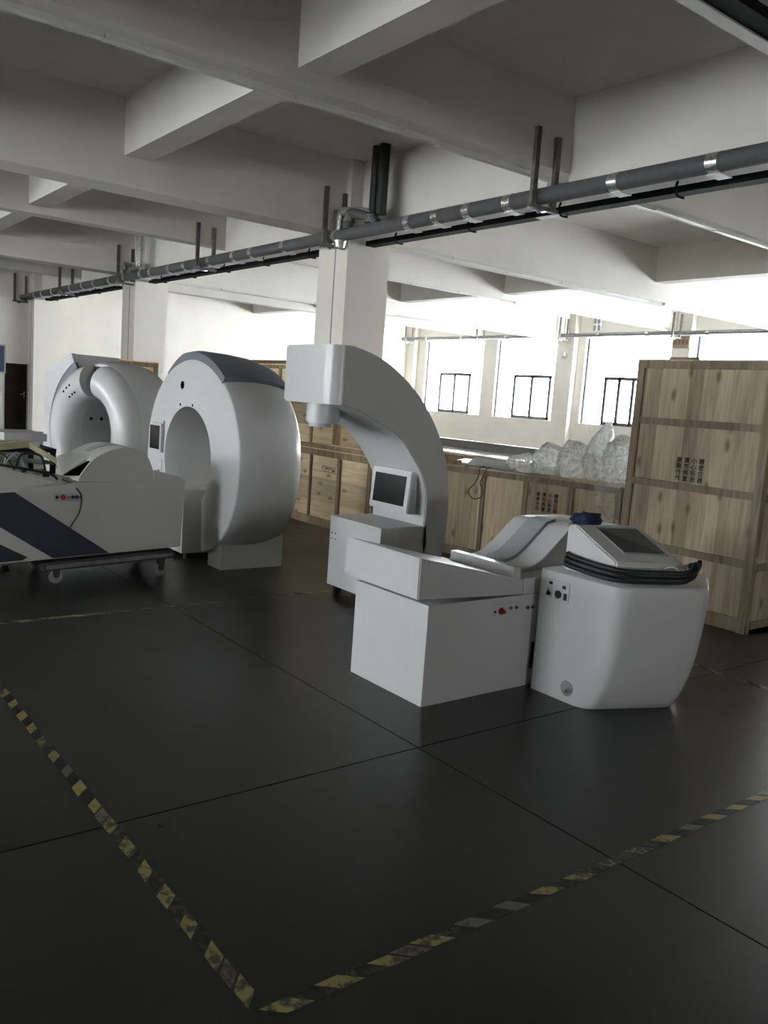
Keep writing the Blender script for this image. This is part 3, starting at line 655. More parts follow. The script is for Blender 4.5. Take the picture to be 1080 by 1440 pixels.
# ================================================================ RING GANTRY (ring with open bottom)
t = thing('ring_gantry', 'big white ring scanner with a dark blue-grey top cover', 'medical scanner', (-7.40, 3.7, 0))
CX, CZ = -7.37, .98
def outer_pt(th, k=0.0):
    n = 2.0 if sin(th) >= 0 else 2.4
    b_ = .885 if sin(th) >= 0 else .905
    c, s = cos(th), sin(th)
    return (CX+(1.0+k)*math.copysign(abs(c)**(2/n), c), CZ+(b_+k)*math.copysign(abs(s)**(2/n), s))
BX, BZ, BA, BB = -7.42, .93, .515, .485
GL, GR = -7.80, -7.02
NR = 72
def theta_for(x, fn, lo, hi):
    for _ in range(50):
        mid = (lo+hi)/2
        if (fn(mid)[0]-x)*(fn(lo)[0]-x) <= 0: hi = mid
        else: lo = mid
    return (lo+hi)/2
th0 = theta_for(GR, outer_pt, -pi/2, 0); th1 = 2*pi+theta_for(GL, outer_pt, -pi, -pi/2)
def bore_pt(th): return (BX+BA*cos(th), BZ+BB*sin(th))
bt0 = theta_for(GR-.04, bore_pt, -pi/2, 0); bt1 = 2*pi+theta_for(GL+.04, bore_pt, -pi, -pi/2)
ys = [(3.372, -.012), (3.380, -.002), (3.395, .004), (3.50, .016), (3.65, .022), (3.80, .012), (3.92, -.012), (3.99, -.035), (4.015, -.055), (4.025, -.075)]
bm = newbm(); O = []; I = []
for y, k in ys:
    O.append([bm.verts.new((outer_pt(th0+(th1-th0)*i/NR, k)[0], y, outer_pt(th0+(th1-th0)*i/NR, k)[1])) for i in range(NR+1)])
yi = [3.372, 4.025]
for y in yi: I.append([bm.verts.new((bore_pt(bt0+(bt1-bt0)*i/NR)[0], y, bore_pt(bt0+(bt1-bt0)*i/NR)[1])) for i in range(NR+1)])
for a, b_ in zip(O, O[1:]):
    for i in range(NR): bm.faces.new((a[i], a[i+1], b_[i+1], b_[i]))
for i in range(NR):
    bm.faces.new((I[0][i], I[0][i+1], I[1][i+1], I[1][i]))
    bm.faces.new((O[0][i], O[0][i+1], I[0][i+1], I[0][i])); bm.faces.new((O[-1][i], O[-1][i+1], I[1][i+1], I[1][i]))
for i in (0, NR): bm.faces.new([r[i] for r in O]+[I[1][i], I[0][i]])
link('ring_body', bm, 'white_enamel', t, True, .5)
# top cover
bm = newbm(); ts, te = radians(50), radians(123); NC = 30
rows = []
for y, kin, kout in ((3.366, -.006, .052), (3.44, .014, .07), (3.65, .025, .062), (3.85, .008, .042), (4.03, -.03, -.01)):
    lo, hi = [], []
    for i in range(NC+1):
        th = ts+(te-ts)*i/NC; e = min(1, min(i, NC-i)/3)
        tp = (.25+.75*e)
        p = outer_pt(th, kin-.012); q = outer_pt(th, kin+(kout-kin)*(min(1, (NC-i)/9*1.0) if i > NC-9 else 1)*1.0)
        lo.append(bm.verts.new((p[0], y, p[1]))); hi.append(bm.verts.new((q[0], y, q[1])))
    rows.append((lo, hi))
for (l0, h0), (l1, h1) in zip(rows, rows[1:]):
    for i in range(NC): bm.faces.new((h0[i], h0[i+1], h1[i+1], h1[i])); bm.faces.new((l0[i], l0[i+1], l1[i+1], l1[i]))
    for i in (0, NC): bm.faces.new((l0[i], h0[i], h1[i], l1[i]))
for l, h in (rows[0], rows[-1]):
    for i in range(NC): bm.faces.new((l[i], l[i+1], h[i+1], h[i]))
link('top_cover', bm, 'shell_blue', t, True, .5)
box('foot_block', -6.945, -6.69, 3.405, 4.032, 0, .30, 'warm_enamel', t, .005)
box('foot_block', -8.10, -7.845, 3.405, 4.032, 0, .30, 'warm_enamel', t, .005)
disc('sensor_hole', (-7.57, 3.3715, 1.61), .038, -.003, 'y', 'hole_black', t, 24)
for x, z in ((-7.60, 1.425), (-7.33, 1.43)): disc('screw_hole', (x, 3.3715, z), .013, -.003, 'y', 'hole_black', t, 12)
box('monitor_recess', -8.28, -7.955, 3.362, 3.3735, .93, 1.25, 'light_grey', t, .003, 1)
mh = hexa('monitor_housing', [(-8.25, 3.335, .935), (-7.955, 3.335, .935), (-7.955, 3.364, .935), (-8.25, 3.364, .935), (-8.225, 3.335, 1.22), (-7.955, 3.335, 1.22), (-7.955, 3.364, 1.22), (-8.225, 3.364, 1.22)], 'white_enamel', t, .004)
box('monitor_screen', -8.215, -7.985, 3.330, 3.3355, .962, 1.195, 'screen_glass', mh)
box('panel_recess', -8.20, -7.985, 3.366, 3.3725, .70, .865, 'light_grey', t, .002, 1)
box('panel_door', -8.15, -7.985, 3.362, 3.3665, .70, .86, 'white_enamel', t, .002, 1)
box('latch', -8.04, -8.022, 3.345, 3.362, .72, .76, 'mid_grey', t, .003, 1)
# table pedestal that stands in the bore gap
t = thing('table_pedestal', 'low white pedestal standing in the bottom opening of the big ring', 'pedestal', (-7.42, 3.7, 0))
box('pedestal_body', -7.63, -7.22, 3.27, 4.2, .06, .655, 'warm_enamel', t, .006)
for x in (-7.56, -7.30):
    for y in (3.36, 4.1): disc('foot', (x, y, 0), .035, .06, 'z', 'black_plastic', t, 12)

# ================================================================ SECOND BED UNIT ON A DOLLY
t = thing('scanner_bed', 'white bed unit with navy diagonal stripe and exposed electronics, resting on a dolly', 'medical bed', (-6.95, 1.9, .13))
bodyp = [(.55, .135), (3.0, .242), (3.022, .83), (2.1, .790), (1.55, .727), (.55, .67)]
prism('body', bodyp, -7.30, -6.65, 'x', 'warm_enamel', t, .006)
prism('diagonal_stripe', [(1.20, .700), (1.655, .724), (2.385, .222), (1.943, .203)], -6.651, -6.646, 'x', 'navy_paint', t)
prism('dark_panel', [(.7, .31), (1.50, .345), (1.56, .33), (1.755, .222), (1.72, .20), (.7, .155)], -6.651, -6.646, 'x', 'navy_paint', t)
prism('wedge_side', [(1.0, 1.08), (1.55, .915), (2.045, .765), (2.045, .745), (1.0, .68)], -6.80, -6.775, 'x', 'warm_enamel', t, .003, 1)
prism('wedge_side', [(1.0, 1.08), (1.55, .915), (2.045, .765), (2.045, .745), (1.0, .68)], -7.27, -7.245, 'x', 'warm_enamel', t, .003, 1)
box('wedge_end', -7.245, -6.80, 2.025, 2.047, .745, .772, 'warm_enamel', t)
prism('tray_floor', [(1.0, .85), (2.02, .745), (2.02, .735), (1.0, .66)], -7.245, -6.80, 'x', 'board_green', t)
hp = [(2.13, .80), (2.14, .84), (2.23, .965), (2.30, 1.015), (2.375, 1.052), (2.45, 1.07), (2.524, 1.074), (2.60, 1.063), (2.649, 1.042), (2.69, 1.005), (2.714, .96), (2.76, .835), (2.77, .80)]
hs = [(p[0], p[1]) for p in spline([(a, b_, 0) for a, b_ in hp], 4)]
prism('headrest_hump', hs, -7.26, -6.66, 'x', 'warm_enamel', t, .004, 1, ang=.9)
st_pts = [(2.30, 1.016), (2.375, 1.054), (2.45, 1.073), (2.53, 1.077), (2.60, 1.066)]
prism('centre_strip', [(a, b_+.004) for a, b_ in st_pts]+[(a, b_-.01) for a, b_ in st_pts[::-1]], -7.06, -6.93, 'x', 'strip_grey', t)
hexa('flap', [(-7.10, 2.085, .944), (-6.72, 2.03, .838), (-6.80, 2.275, .985), (-7.20, 2.215, .975), (-7.10, 2.085, .956), (-6.72, 2.03, .852), (-6.80, 2.275, .998), (-7.20, 2.215, .99)], 'warm_enamel', t)
prism('gap_liner', [(2.03, .845), (2.235, .965), (2.15, .845)], -6.74, -6.685, 'x', 'hole_black', t)  # black prism stands in for the shaded opening beside the flap
box('connector_plate', -6.652, -6.6465, 1.945, 2.155, .648, .715, 'light_grey', t, .001, 1)
for y, r, mt in ((1.965, .013, 'black_plastic'), (2.012, .021, 'red_knob'), (2.05, .010, 'chrome'), (2.085, .014, 'black_plastic'), (2.115, .014, 'black_plastic'), (2.14, .009, 'chrome')):
    disc('connector', (-6.647, y, .682), r, .012, 'x', mt, t, 14)
tube('loose_cable', spline([(-6.80, 2.05, .80), (-6.70, 2.08, .79), (-6.645, 2.12, .74), (-6.62, 2.145, .68), (-6.625, 2.13, .56), (-6.63, 2.07, .45), (-6.64, 2.04, .36)], 6), .006, 'cable_black', t, 6)
# electronics in the open tray
rnd = random.Random(5)
frame = thing('circuit_frame', 'cream metal circuit frame leaning over the open bed electronics', 'electronics', (-7.05, 1.7, .8))
def cbar(p, q, w, h, nm='frame_bar'):
    p, q = Vector(p), Vector(q); d = (q-p).normalized(); sd = Vector((0, 0, 1)).cross(d).normalized()*w; upv = Vector((0, 0, h))
    hexa(nm, [p-sd, p+sd, q+sd, q-sd, p-sd+upv, p+sd+upv, q+sd+upv, q-sd+upv], 'cream_board', frame, .003, 1)
cbar((-6.97, 1.20, .955), (-7.02, 1.855, 1.035), .014, .055); cbar((-7.02, 1.855, 1.03), (-6.90, 2.03, .915), .014, .045)
cbar((-7.22, 1.20, .99), (-7.24, 1.855, 1.05), .012, .03); cbar((-7.02, 1.845, 1.03), (-7.24, 1.845, 1.045), .012, .035)
cbar((-7.24, 1.855, 1.045), (-7.12, 2.03, .93), .012, .03)
hexa('circuit_board', [(-7.23, 1.25, .975), (-6.98, 1.25, .945), (-6.92, 2.02, .905), (-7.13, 2.02, .92), (-7.23, 1.25, .980), (-6.98, 1.25, .950), (-6.92, 2.02, .910), (-7.13, 2.02, .925)], 'board_green', frame)
for i in range(26):
    y = rnd.uniform(1.45, 2.0); x = rnd.uniform(-7.2, -6.85); z = .80+(2.0-y)*.16
    s = rnd.uniform(.008, .022); h = rnd.uniform(.01, .05)
    box(rnd.choice(['capacitor', 'relay', 'terminal_block']), x-s, x+s, y-s, y+s, z, z+h, rnd.choice(['black_plastic', 'chrome', 'light_grey', 'cable_black', 'rubber_grey']), frame, .002, 1)
for i in range(3):
    y = rnd.uniform(1.5, 1.7); x = rnd.uniform(-7.1, -6.86)
    tube('wire', spline([(x, y, .86), (x+.02, y+.03, .95+rnd.uniform(-.02, .05)), (x+.03, y+.10, .97+rnd.uniform(-.03, .03)), (x+.02, y+.17, .84)], 5), .006, rnd.choice(['cable_black', 'cable_black', 'light_grey']), frame, 6)
tube('wire', spline([(-6.86, 1.72, .90), (-6.85, 1.75, .985), (-6.84, 1.83, 1.0), (-6.84, 1.90, .97), (-6.84, 1.93, .86)], 6), .010, 'cable_black', frame, 8)
tube('wire', spline([(-6.83, 1.45, .93), (-6.82, 1.7, .895), (-6.82, 1.95, .845), (-6.83, 2.02, .80)], 6), .010, 'cable_black', frame, 8)

# dolly
t = thing('platform_dolly', 'low dark steel dolly with grey casters under the striped bed unit', 'dolly', (-6.95, 2.4, 0))
prism('platform', [(1.86, .108), (2.93, .160), (2.93, .222), (1.86, .172)], -7.30, -6.60, 'x', 'dolly_steel', t, .006)
prism('edge_strip', [(1.88, .125), (2.91, .176), (2.91, .205), (1.88, .157)], -6.6005, -6.592, 'x', 'galvanised', t)
for x, y, zt in ((-6.66, 1.97, .112), (-6.66, 2.83, .152), (-7.22, 1.97, .112), (-7.22, 2.83, .152)): caster(t, x, y, zt, .052, 'rubber_grey', 'dolly_steel')
for y in (1.0, 1.5):
    pass
t2 = thing('bed_foot', 'small black leveling foot under the far end of the striped bed unit', 'foot', (-7.22, 1.72, 0))
disc('foot_pad', (-7.22, 1.72, 0), .05, .05, 'z', 'black_plastic', t2, 14, .03); disc('foot_stem', (-7.22, 1.72, .05), .012, .135, 'z', 'galvanised', t2, 10)

# ================================================================ SECOND GANTRY (octagonal body, slotted donut)
A = radians(17)
t = thing('slotted_gantry', 'octagonal grey and white gantry with a slotted white donut ring', 'medical scanner', (-10.4, 3.36, 0), A, local=True)
DC, DZ, R1, R0 = .32, .985, .80, .40
octp = [(-.72, .0), (-.72, 1.64), (-.18, 1.90), (.80, 1.885), (1.05, 1.80), (1.24, 1.68), (1.37, 1.52), (1.37, 0)]
def oct_at(a):
    d = (cos(a), sin(a)); best = 9
    for (x0, z0), (x1, z1) in zip(octp, octp[1:]+octp[:1]):
        ex, ez = x1-x0, z1-z0; det = d[0]*(-ez)+d[1]*ex
        if abs(det) < 1e-9: continue
        px, pz = x0-DC, z0-DZ
        s = (px*(-ez)+pz*ex)/det; q = (d[0]*pz-d[1]*px)/det
        if s > 0 and -1e-6 <= q <= 1+1e-6: best = min(best, s)
    return (DC+d[0]*best, DZ+d[1]*best)
prism('side_tower', [(-.715, 0), (-.715, 1.638), (-.18, 1.895), (-.14, 1.89), (-.14, 0)], .0, .62, 'y', 'white_enamel', t, .006)
box('plinth', .0, 1.0, .03, .58, 0, .24, 'warm_enamel', t, .005)
bm = newbm(); K = 96; V = []
for r, v in ((R1, .0), (R1+.03, .06), (R1+.045, .22), (R1+.04, .40), (R1+.01, .54), (R1-.04, .60), (.45, .60), (.45, .0)):
    V.append([bm.verts.new((DC+r*cos(2*pi*k/K), v, DZ+r*sin(2*pi*k/K))) for k in range(K)])
for i in range(len(V)):
    for k in range(K): bm.faces.new((V[i][k], V[i][(k+1) % K], V[(i+1) % len(V)][(k+1) % K], V[(i+1) % len(V)][k]))
link('drum_body', bm, 'white_enamel', t, True, .6)
# white left cover plate with a round cut-out
bm = newbm(); N_ = 40; gap = R1+.115
Lp = []; 
def left_outline(a):
    p = oct_at(a); return p
aa = [radians(118)+(radians(256)-radians(118))*k/N_ for k in range(N_+1)]
F = {}
for v in (-.06, -.001):
    F[v, 'o'] = []; F[v, 'i'] = []
    for a in aa:
        p = oct_at(a); q = (DC+gap*cos(a), DZ+gap*sin(a))
        F[v, 'o'].append(bm.verts.new((p[0]-.004, v, max(p[1], .01)))); F[v, 'i'].append(bm.verts.new((q[0], v, q[1])))
for k in range(N_):
    bm.faces.new((F[-.06, 'o'][k], F[-.06, 'o'][k+1], F[-.06, 'i'][k+1], F[-.06, 'i'][k])); bm.faces.new((F[-.001, 'o'][k], F[-.001, 'o'][k+1], F[-.001, 'i'][k+1], F[-.001, 'i'][k]))
    for w in 'oi': bm.faces.new((F[-.06, w][k], F[-.06, w][k+1], F[-.001, w][k+1], F[-.001, w][k]))
for k in (0, N_): bm.faces.new((F[-.06, 'o'][k], F[-.06, 'i'][k], F[-.001, 'i'][k], F[-.001, 'o'][k]))
link('cover_plate', bm, 'white_enamel', t, True, .4)
# blue-grey reveal ring round the donut
bm = newbm(); K = 72
for a0, a1 in ((radians(118), radians(256)),):
    rr = [[], [], [], []]
    for k in range(K+1):
        a = a0+(a1-a0)*k/K
        for i, (r, v) in enumerate(((R1+.113, -.05), (R1+.113, -.008), (R1-.02, -.008), (R1-.02, -.035))): rr[i].append(bm.verts.new((DC+r*cos(a), v, DZ+r*sin(a))))
    for k in range(K):
        for i in range(4): bm.faces.new((rr[i][k], rr[i][k+1], rr[(i+1) % 4][k+1], rr[(i+1) % 4][k]))
link('reveal_ring', bm, 'shell_blue', t, True, .5)
# donut (D-shaped section) with a slot at the top
bm = newbm(); K = 90; sec = 14; a0, a1 = radians(98), radians(98)+2*pi-radians(20)
rings = []
rm, rw, dep = (R1+R0)/2, (R1-R0)/2, .22
for k in range(K+1):
    a = a0+(a1-a0)*k/K; ring = []
    for s in range(sec+1):
        ph = pi*s/sec; r = rm+rw*cos(ph); v = -dep*sin(ph)**.8
        ring.append(bm.verts.new((DC+r*cos(a), v, DZ+r*sin(a))))
    ring.append(bm.verts.new((DC+R0*cos(a), .045, DZ+R0*sin(a)))); ring.append(bm.verts.new((DC+R1*cos(a), -.0008, DZ+R1*sin(a))))
    rings.append(ring)
for a, b_ in zip(rings, rings[1:]):
    for s in range(sec+1): bm.faces.new((a[s], a[s+1], b_[s+1], b_[s]))
for r in (rings[0], rings[-1]): bm.faces.new(r[:sec+1])
link('donut_ring', bm, 'white_enamel', t, True, .7)
# dark slot body, bore tube with bolt holes
sl = [(DC+r*cos(a), DZ+r*sin(a)) for r, a in ((R0+.03, radians(97)), (R1-.02, radians(97)), (R1-.02, radians(79)), (R0+.03, radians(79)))]
prism('slot_backing', sl, -.02, -.001, 'y', 'black_plastic', t)
bm = newbm(); K = 48
ra = [bm.verts.new((DC+.405*cos(2*pi*k/K), .03, DZ+.405*sin(2*pi*k/K))) for k in range(K)]; rb = [bm.verts.new((DC+.405*cos(2*pi*k/K), .61, DZ+.405*sin(2*pi*k/K))) for k in range(K)]
rc = [bm.verts.new((DC+0.448*cos(2*pi*k/K), .05, DZ+0.448*sin(2*pi*k/K))) for k in range(K)]; rd = [bm.verts.new((DC+0.448*cos(2*pi*k/K), .56, DZ+0.448*sin(2*pi*k/K))) for k in range(K)]
for k in range(K):
    j = (k+1) % K
    for p, q in ((ra, rb), (rc, rd), (ra, rc), (rb, rd)): bm.faces.new((p[k], p[j], q[j], q[k]))
link('bore_tube', bm, 'light_grey', t, True, .7)
for v in (.16, .31, .46):
    a = radians(160); p = Vector((DC+.404*cos(a), v, DZ+.404*sin(a)))
    tube('bolt_hole', [p, p-Vector((cos(a), 0, sin(a)))*.004], .022, 'hole_black', t, 12)
for r in (.50, .60):
    for da in (0, 7, 13):
        a = radians(128-da if r == .5 else 131-da); ph = math.acos((r-rm)/rw); v = -dep*sin(ph)**.8
        p = Vector((DC+r*cos(a), v, DZ+r*sin(a))); tube('bolt_hole', [p+Vector((0, .006, 0)), p-Vector((0, .004, 0))], .014, 'hole_black', t, 10)
box('side_vent', 1.10, 1.20, .30, .55, .30, 1.06, 'black_plastic', t, .004, 1)

# ================================================================ CRATES
def txt(chars, size, parent, origin, xdir, ydir, mat='ink', colgap=1.55, rowgap=1.28, lift=.0022):
    """columns of characters, right column first; each character a flat part on the face"""
    xdir, ydir = Vector(xdir), Vector(ydir); nrm = xdir.cross(ydir)
    for c_, colm in enumerate(chars):
        for r_, ch in enumerate(colm):
            cu = bpy.data.curves.new('char', 'FONT'); cu.body = ch; cu.size = size; cu.align_x = 'CENTER'; cu.align_y = 'CENTER'; cu.offset = size*.006; cu.resolution_u = 2
            ob = bpy.data.objects.new('char', cu); C.objects.link(ob)
            dg = bpy.context.evaluated_depsgraph_get(); ev = ob.evaluated_get(dg); src = ev.to_mesh()
            pos = Vector(origin)-xdir*size*colgap*c_-ydir*size*rowgap*r_
            vs_ = []; fs = []
            for q_, (sx, sy) in enumerate(((-.022, 0), (.022, 0), (0, .018), (0, -.018))):
                nb = len(vs_); vs_ += [tuple(pos+xdir*(v.co.x+sx*size)+ydir*(v.co.y+sy*size)+nrm*(lift+.0001*q_)) for v in src.vertices]; fs += [tuple(i+nb for i in p.vertices) for p in src.polygons]
            ev.to_mesh_clear(); bpy.data.objects.remove(ob); bpy.data.curves.remove(cu)
            me = bpy.data.meshes.new('printed_character'); me.from_pydata(vs_, [], fs); me.materials.append(MATS[mat])
            o = bpy.data.objects.new('printed_character', me); C.objects.link(o); o.parent = parent
WARN = ['精密仪器', '小心轻放', '请勿倒置', '谢谢合作']

def crate(name_label, cat, loc, rot, w, d, h, panels, rails, posts, ply, bat, gname=None, lid=.0, side_rails=()):
    """local frame: x along the front 0..w, y depth 0..d, z up; panels = x splits of the front"""
    t = thing('wooden_crate', name_label, cat, loc, rot, gname, local=True)
    e = .012
    xs = [e]+list(panels)+[w-e]
    for a, b_ in zip(xs, xs[1:]): box('front_panel', a+.001, b_-.001, .022, .034, .06, h, ply, t)
    box('back_panel', e, w-e, d-.034, d-.022, .06, h, ply, t)
    box('side_panel', w-.034, w-.022, .036, d-.036, .06, h, ply, t); box('side_panel', .022, .034, .036, d-.036, .06, h, ply, t)
    box('top_panel', .0, w, .0, d, h, h+.014, ply, t)
    for x, ww in posts: box('upright_batten', x-ww/2, x+ww/2, 0, .022, .0, h-.001, bat, t, .003, 1)
    for z, hh, dp in rails: box('cross_batten', 0, w, dp, .0215, z-hh/2, z+hh/2, bat, t, .003, 1)
    for y in (.0, d-.07): box('side_post', w-.022, w, y+(.0225 if y == 0 else 0), y+.07, .0, h-.001, bat, t, .003, 1)
    for z in side_rails: box('side_rail', w-.0215, w-.002, .094, d-.072, z-.03, z+.03, bat, t, .003, 1)
    for y in (.06, d/2-.04, d-.14): box('skid', .06, w-.06, y, y+.08, 0, .058, bat, t)
    return t
# tall crate at the right
t = crate('tall plywood crate at the right edge, taller than the others', 'crate', (-4.53, 6.165, 0), 0, 1.24, 1.05, 2.09, (), [(2.06, .06, -.001), (1.59, .06, -.001), (1.07, .06, -.001), (.54, .06, -.001), (.06, .11, -.001)], [(.035, .07), (1.205, .07)], 'ply_grey', 'batten_grey', side_rails=(.06, .52, 1.06, 1.59, 2.05))
txt(WARN, .049, t, (.697, .0215, 1.288), (1, 0, 0), (0, 0, 1), colgap=1.40, rowgap=1.03)
box('top_cleat', .30, .55, -.002, .05, 2.104, 2.122, 'batten_grey', t)
# low crate with the warning text
t = crate('long low plywood crate with black warning characters and a hanging wire', 'crate', (-6.92, 6.10, 0), radians(10), 2.25, .6, .955, (.457, .85), [(.925, .06, -.001), (.05, .10, -.001)], [(.03, .05), (.60, .045), (1.12, .05), (1.635, .055), (2.14, .06)], 'ply_tan', 'batten_grey')
txt(WARN, .046, t, (1.475, .0215, .785), (1, 0, 0), (0, 0, 1), colgap=1.50, rowgap=1.06)
RC = t
# low crate left of it
t = crate('low plywood crate with black handling symbols behind the C-arm', 'crate', (-9.42, 5.73, 0), 0, 1.80, .42, .945, (.98,), [(.905, .075, -.001), (.05, .10, -.001)], [(.05, .10), (.47, .025), (1.10, .05), (1.72, .06)], 'ply_light', 'batten_wood')
box('lid_plank', -.02, 1.82, -.03, .12, .960, 1.0, 'batten_wood', t, .003, 1); box('lid_plank', -.02, 1.82, .14, .44, .960, .985, 'ply_light', t, .003, 1)
box('dark_seam', .483, .50, .010, .0225, .10, .86, 'batten_dark', t); box('dark_seam', 1.128, 1.142, .010, .0225, .10, .86, 'batten_dark', t)  # thin dark strips along the right of two battens
# handling marks: four little pictograms in frames
bm = newbm(); z0, z1 = .68, .755
for i in range(4):
    x = .715+i*.075
    for a, b_, c, d in ((x, x+.07, z0, z0+.004), (x, x+.07, z1-.004, z1), (x, x+.004, z0, z1), (x+.066, x+.07, z0, z1)): add_box(bm, a, b_, .0205, .0222, c, d)
def tri(p):
    vs_ = [bm.verts.new((a, .0204, b_)) for a, b_ in p]; bm.faces.new(vs_)
tri([(.735, .70), (.745, .70), (.745, .735), (.752, .735), (.74, .75), (.728, .735), (.735, .735)])
tri([(.805, .74), (.845, .74), (.838, .722), (.828, .712), (.828, .70), (.835, .694), (.815, .694), (.822, .70), (.822, .712), (.812, .722)])
tri([(.878, .722), (.922, .722), (.912, .738), (.900, .742), (.888, .738)]); tri([(.898, .722), (.902, .722), (.902, .695), (.898, .695)])
tri([(.955, .695), (.995, .695), (.995, .715), (.955, .715)]); tri([(.965, .72), (.985, .72), (.985, .74), (.965, .74)])
link('handling_marks', bm, 'ink', t)
# tall crate behind the big ring
t = crate('tall plain plywood crate behind the big ring, beside the column', 'crate', (-11.65, 6.2, 0), 0, 2.55, .52, 2.0, (1.02,), [(1.97, .05, -.001), (1.50, .06, -.001), (.05, .1, -.001)], [(.04, .07), (1.02, .06), (1.93, .05), (2.50, .06)], 'ply_light', 'batten_wood')
box('loose_plank', .05, 1.15, .05, .25, 2.016, 2.066, 'batten_dark', t)
# crate beyond the slotted gantry
t = crate('plywood crate half hidden behind the slotted gantry', 'crate', (-13.0, 4.45, 0), radians(90), .92, .8, 1.93, (), [(1.89, .07, -.001), (1.0, .06, -.001), (.05, .1, -.001)], [(.035, .07), (.885, .07)], 'ply_light', 'batten_wood')
# crate carrying the white sheets
t = crate('low plywood crate under the white sheets, behind the front row of crates', 'crate', (-11.2, 7.62, 0), 0, 5.1, 1.2, .95, (1.3, 2.6, 3.9), [(.91, .07, -.001), (.05, .1, -.001)], [(.04, .07), (1.3, .06), (2.6, .06), (3.9, .06), (5.06, .07)], 'ply_tan', 'batten_wood')
tag(box('white_sheet', -10.9, -6.3, 7.6, 8.55, .966, .985, 'panel_white', None, .003, 1), 'large glossy white sheet lying on the crates beside the plastic', 'panel')
tag(box('grey_channel', -11.1, -6.15, 8.56, 8.72, .966, 1.10, 'panel_edge', None, .004, 1), 'dark grey metal channel lying behind the large white sheet', 'channel')
def sheet(name, p, th, mat, label, cat):
    a = [Vector(q) for q in p]; n_ = (a[1]-a[0]).cross(a[2]-a[0]).normalized()
    if n_.z < 0: n_ = -n_
    bm = newbm(); 
    lo = [bm.verts.new(q) for q in a]; hi = [bm.verts.new(q+n_*th) for q in a]; k = len(a)
    bm.faces.new(lo); bm.faces.new(hi)
    for i in range(k): bm.faces.new((lo[i], lo[(i+1) % k], hi[(i+1) % k], hi[i]))
    return tag(link(name, bm, mat), label, cat)
sheet('metal_plate', [(-6.60, 6.20, .972), (-6.02, 6.30, .972), (-6.12, 6.62, 1.02), (-6.92, 6.62, 1.03)], .012, 'panel_edge', 'bent grey metal plate lying on the crate above the hanging wire', 'panel')
sheet('white_plate', [(-6.93, 6.26, .972), (-6.66, 6.28, .972), (-6.72, 6.58, 1.0), (-7.0, 6.56, 1.0)], .02, 'panel_white', 'small white plate lying left of the bent grey plate', 'panel')
tag(box('wood_offcut', -6.86, -6.70, 6.14, 6.22, .9705, 1.02, 'batten_wood', None, .003, 1), 'short wooden offcut at the left end of the warning-text crate', 'wood block')
pts = [(-6.14, 6.26, .985), (-6.15, 6.20, .98), (-6.155, 6.195, .90), (-6.20, 6.185, .80), (-6.27, 6.175, .73), (-6.25, 6.18, .67), (-6.18, 6.19, .645), (-6.10, 6.205, .68), (-6.09, 6.205, .74), (-6.13, 6.20, .82), (-6.09, 6.205, .90), (-6.07, 6.215, .975), (-6.06, 6.27, .985)]
pts = [(x-.20, y-.036, z) for x, y, z in pts]
tag(tube('wire_loop', spline(pts, 6), .006, 'wire_brown', None, 6), 'thin dark wire hanging in a loop over the low crate', 'wire')

# clear plastic bags heaped on the low crate
def bag(label, c, r, seed, tuft=None):
    bm = newbm(); bmesh.ops.create_icosphere(bm, subdivisions=5, radius=1)
    for v in bm.verts:
        d = v.co.normalized(); p = d*1.5+Vector((seed, seed*1.7, -seed))
        n1 = noise.noise(p); n2 = abs(noise.noise(d*4.5+Vector((seed*3, 0, 0)))); n3 = abs(noise.noise(d*11+Vector((0, seed, 0))))
        k = 1+.24*n1-.34*n2+.12*n3-.06*abs(noise.noise(d*22+Vector((seed, 0, seed))))
        z = d.z
        v.co = Vector((c[0]+d.x*r[0]*k, c[1]+d.y*r[1]*k, c[2]+z*r[2]*k))
        if tuft and d.z > .55:
            q = (d.z-.55)/.45; v.co += Vector((tuft[0]*q*q, tuft[1]*q*q, tuft[2]*q**1.5))
        if v.co.z < .972: v.co.z = .972+.01*n2
    tag(link('plastic_bag', bm, 'plastic_film', None, True), label, 'plastic bag', 'clear plastic on the low crate')
bag('flat crumpled clear plastic at the left end of the heap, by the metal plate', (-6.04, 6.53, 1.04), (.20, .20, .12), 1.3)
bag('round clear plastic bag, second from the left in the heap', (-5.80, 6.61, 1.12), (.17, .19, .19), 4.1)
bag('round clear plastic bag in the middle of the heap', (-5.50, 6.66, 1.13), (.19, .19, .21), 7.7)
bag('clear plastic bag with an upright twisted tuft', (-5.26, 6.71, 1.13), (.15, .19, .19), 9.2, (.05, .02, .24))
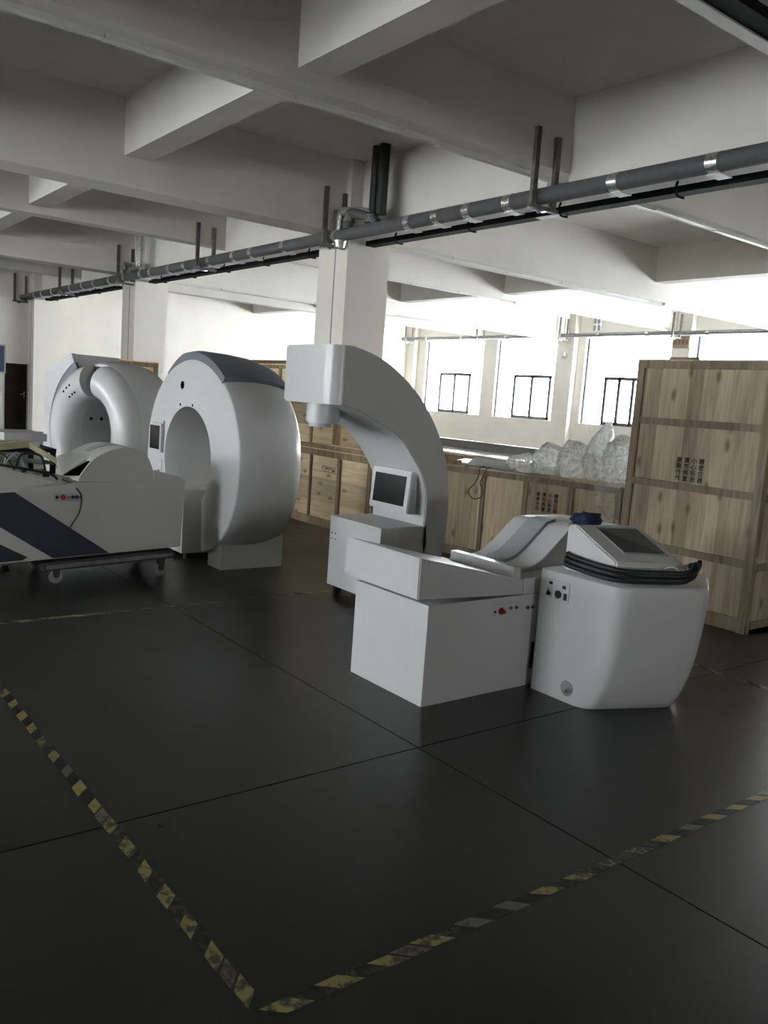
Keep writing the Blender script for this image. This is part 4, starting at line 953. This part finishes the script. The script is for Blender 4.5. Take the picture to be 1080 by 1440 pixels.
bag('clear plastic bag pressed against the tall crate', (-5.02, 6.74, 1.17), (.18, .19, .26), 12.5)
# strip of plastic hanging over the crate edge
bm = newbm(); grid = []
for i in range(13):
    row = []
    for j in range(13):
        u_, v_ = i/12, j/12; x = -5.04+.26*u_; yfr = 6.432+(x+5.0)*.176
        if v_ < .3: p = Vector((x, yfr-.02+.10*(1-v_/.3), .985+.05*(1-v_/.3)))
        else: p = Vector((x+.04*(v_-.3), yfr-.025, .985-(v_-.3)*.62*(.5+.5*u_)))
        p.y -= .02*abs(noise.noise(Vector((u_*7, v_*3, 2))))+.004; row.append(bm.verts.new(p))
    grid.append(row)
for i in range(12):
    for j in range(12): bm.faces.new((grid[i][j], grid[i+1][j], grid[i+1][j+1], grid[i][j+1]))
tag(link('plastic_sheet', bm, 'thin_film', None, True), 'thin clear plastic sheet hanging over the front of the low crate', 'plastic sheet')

# ================================================================ LEFT BACKGROUND BENCH
t = thing('work_bench', 'low dark bench at the left edge behind the open bed', 'table', (-9.75, 1.9, 0))
box('bench_top', -10.35, -9.25, 1.2, 2.72, .80, .84, 'black_metal', t, .004, 1)
for x in (-10.2, -9.35):
    for y in (1.25, 2.68): box('leg', x, x+.05, y, y+.05, 0, .80, 'black_metal', t)
box('lower_shelf', -10.2, -9.3, 1.3, 2.7, .35, .38, 'mid_grey', t)
tag(box('white_carton', -10.3, -9.6, 2.28, 2.72, .892, .972, 'light_grey', None, .004, 1), 'pale flat carton on the bench, topmost of the stack', 'box')
tag(box('flat_carton', -10.3, -9.5, 2.2, 2.62, .842, .891, 'panel_white', None, .004, 1), 'white flat carton under the pale carton on the bench', 'box')
hx = [(-9.9, 1.5, .842), (-9.38, 1.5, .842), (-9.38, 2.22, .842), (-9.9, 2.22, .842), (-9.9, 1.5, .95), (-9.38, 1.5, .95), (-9.38, 2.22, .875), (-9.9, 2.22, .875)]
tag(hexa('white_cover', hx, 'panel_white', None, .004, 1), 'sloping white cover panel on the bench at the left edge', 'panel')
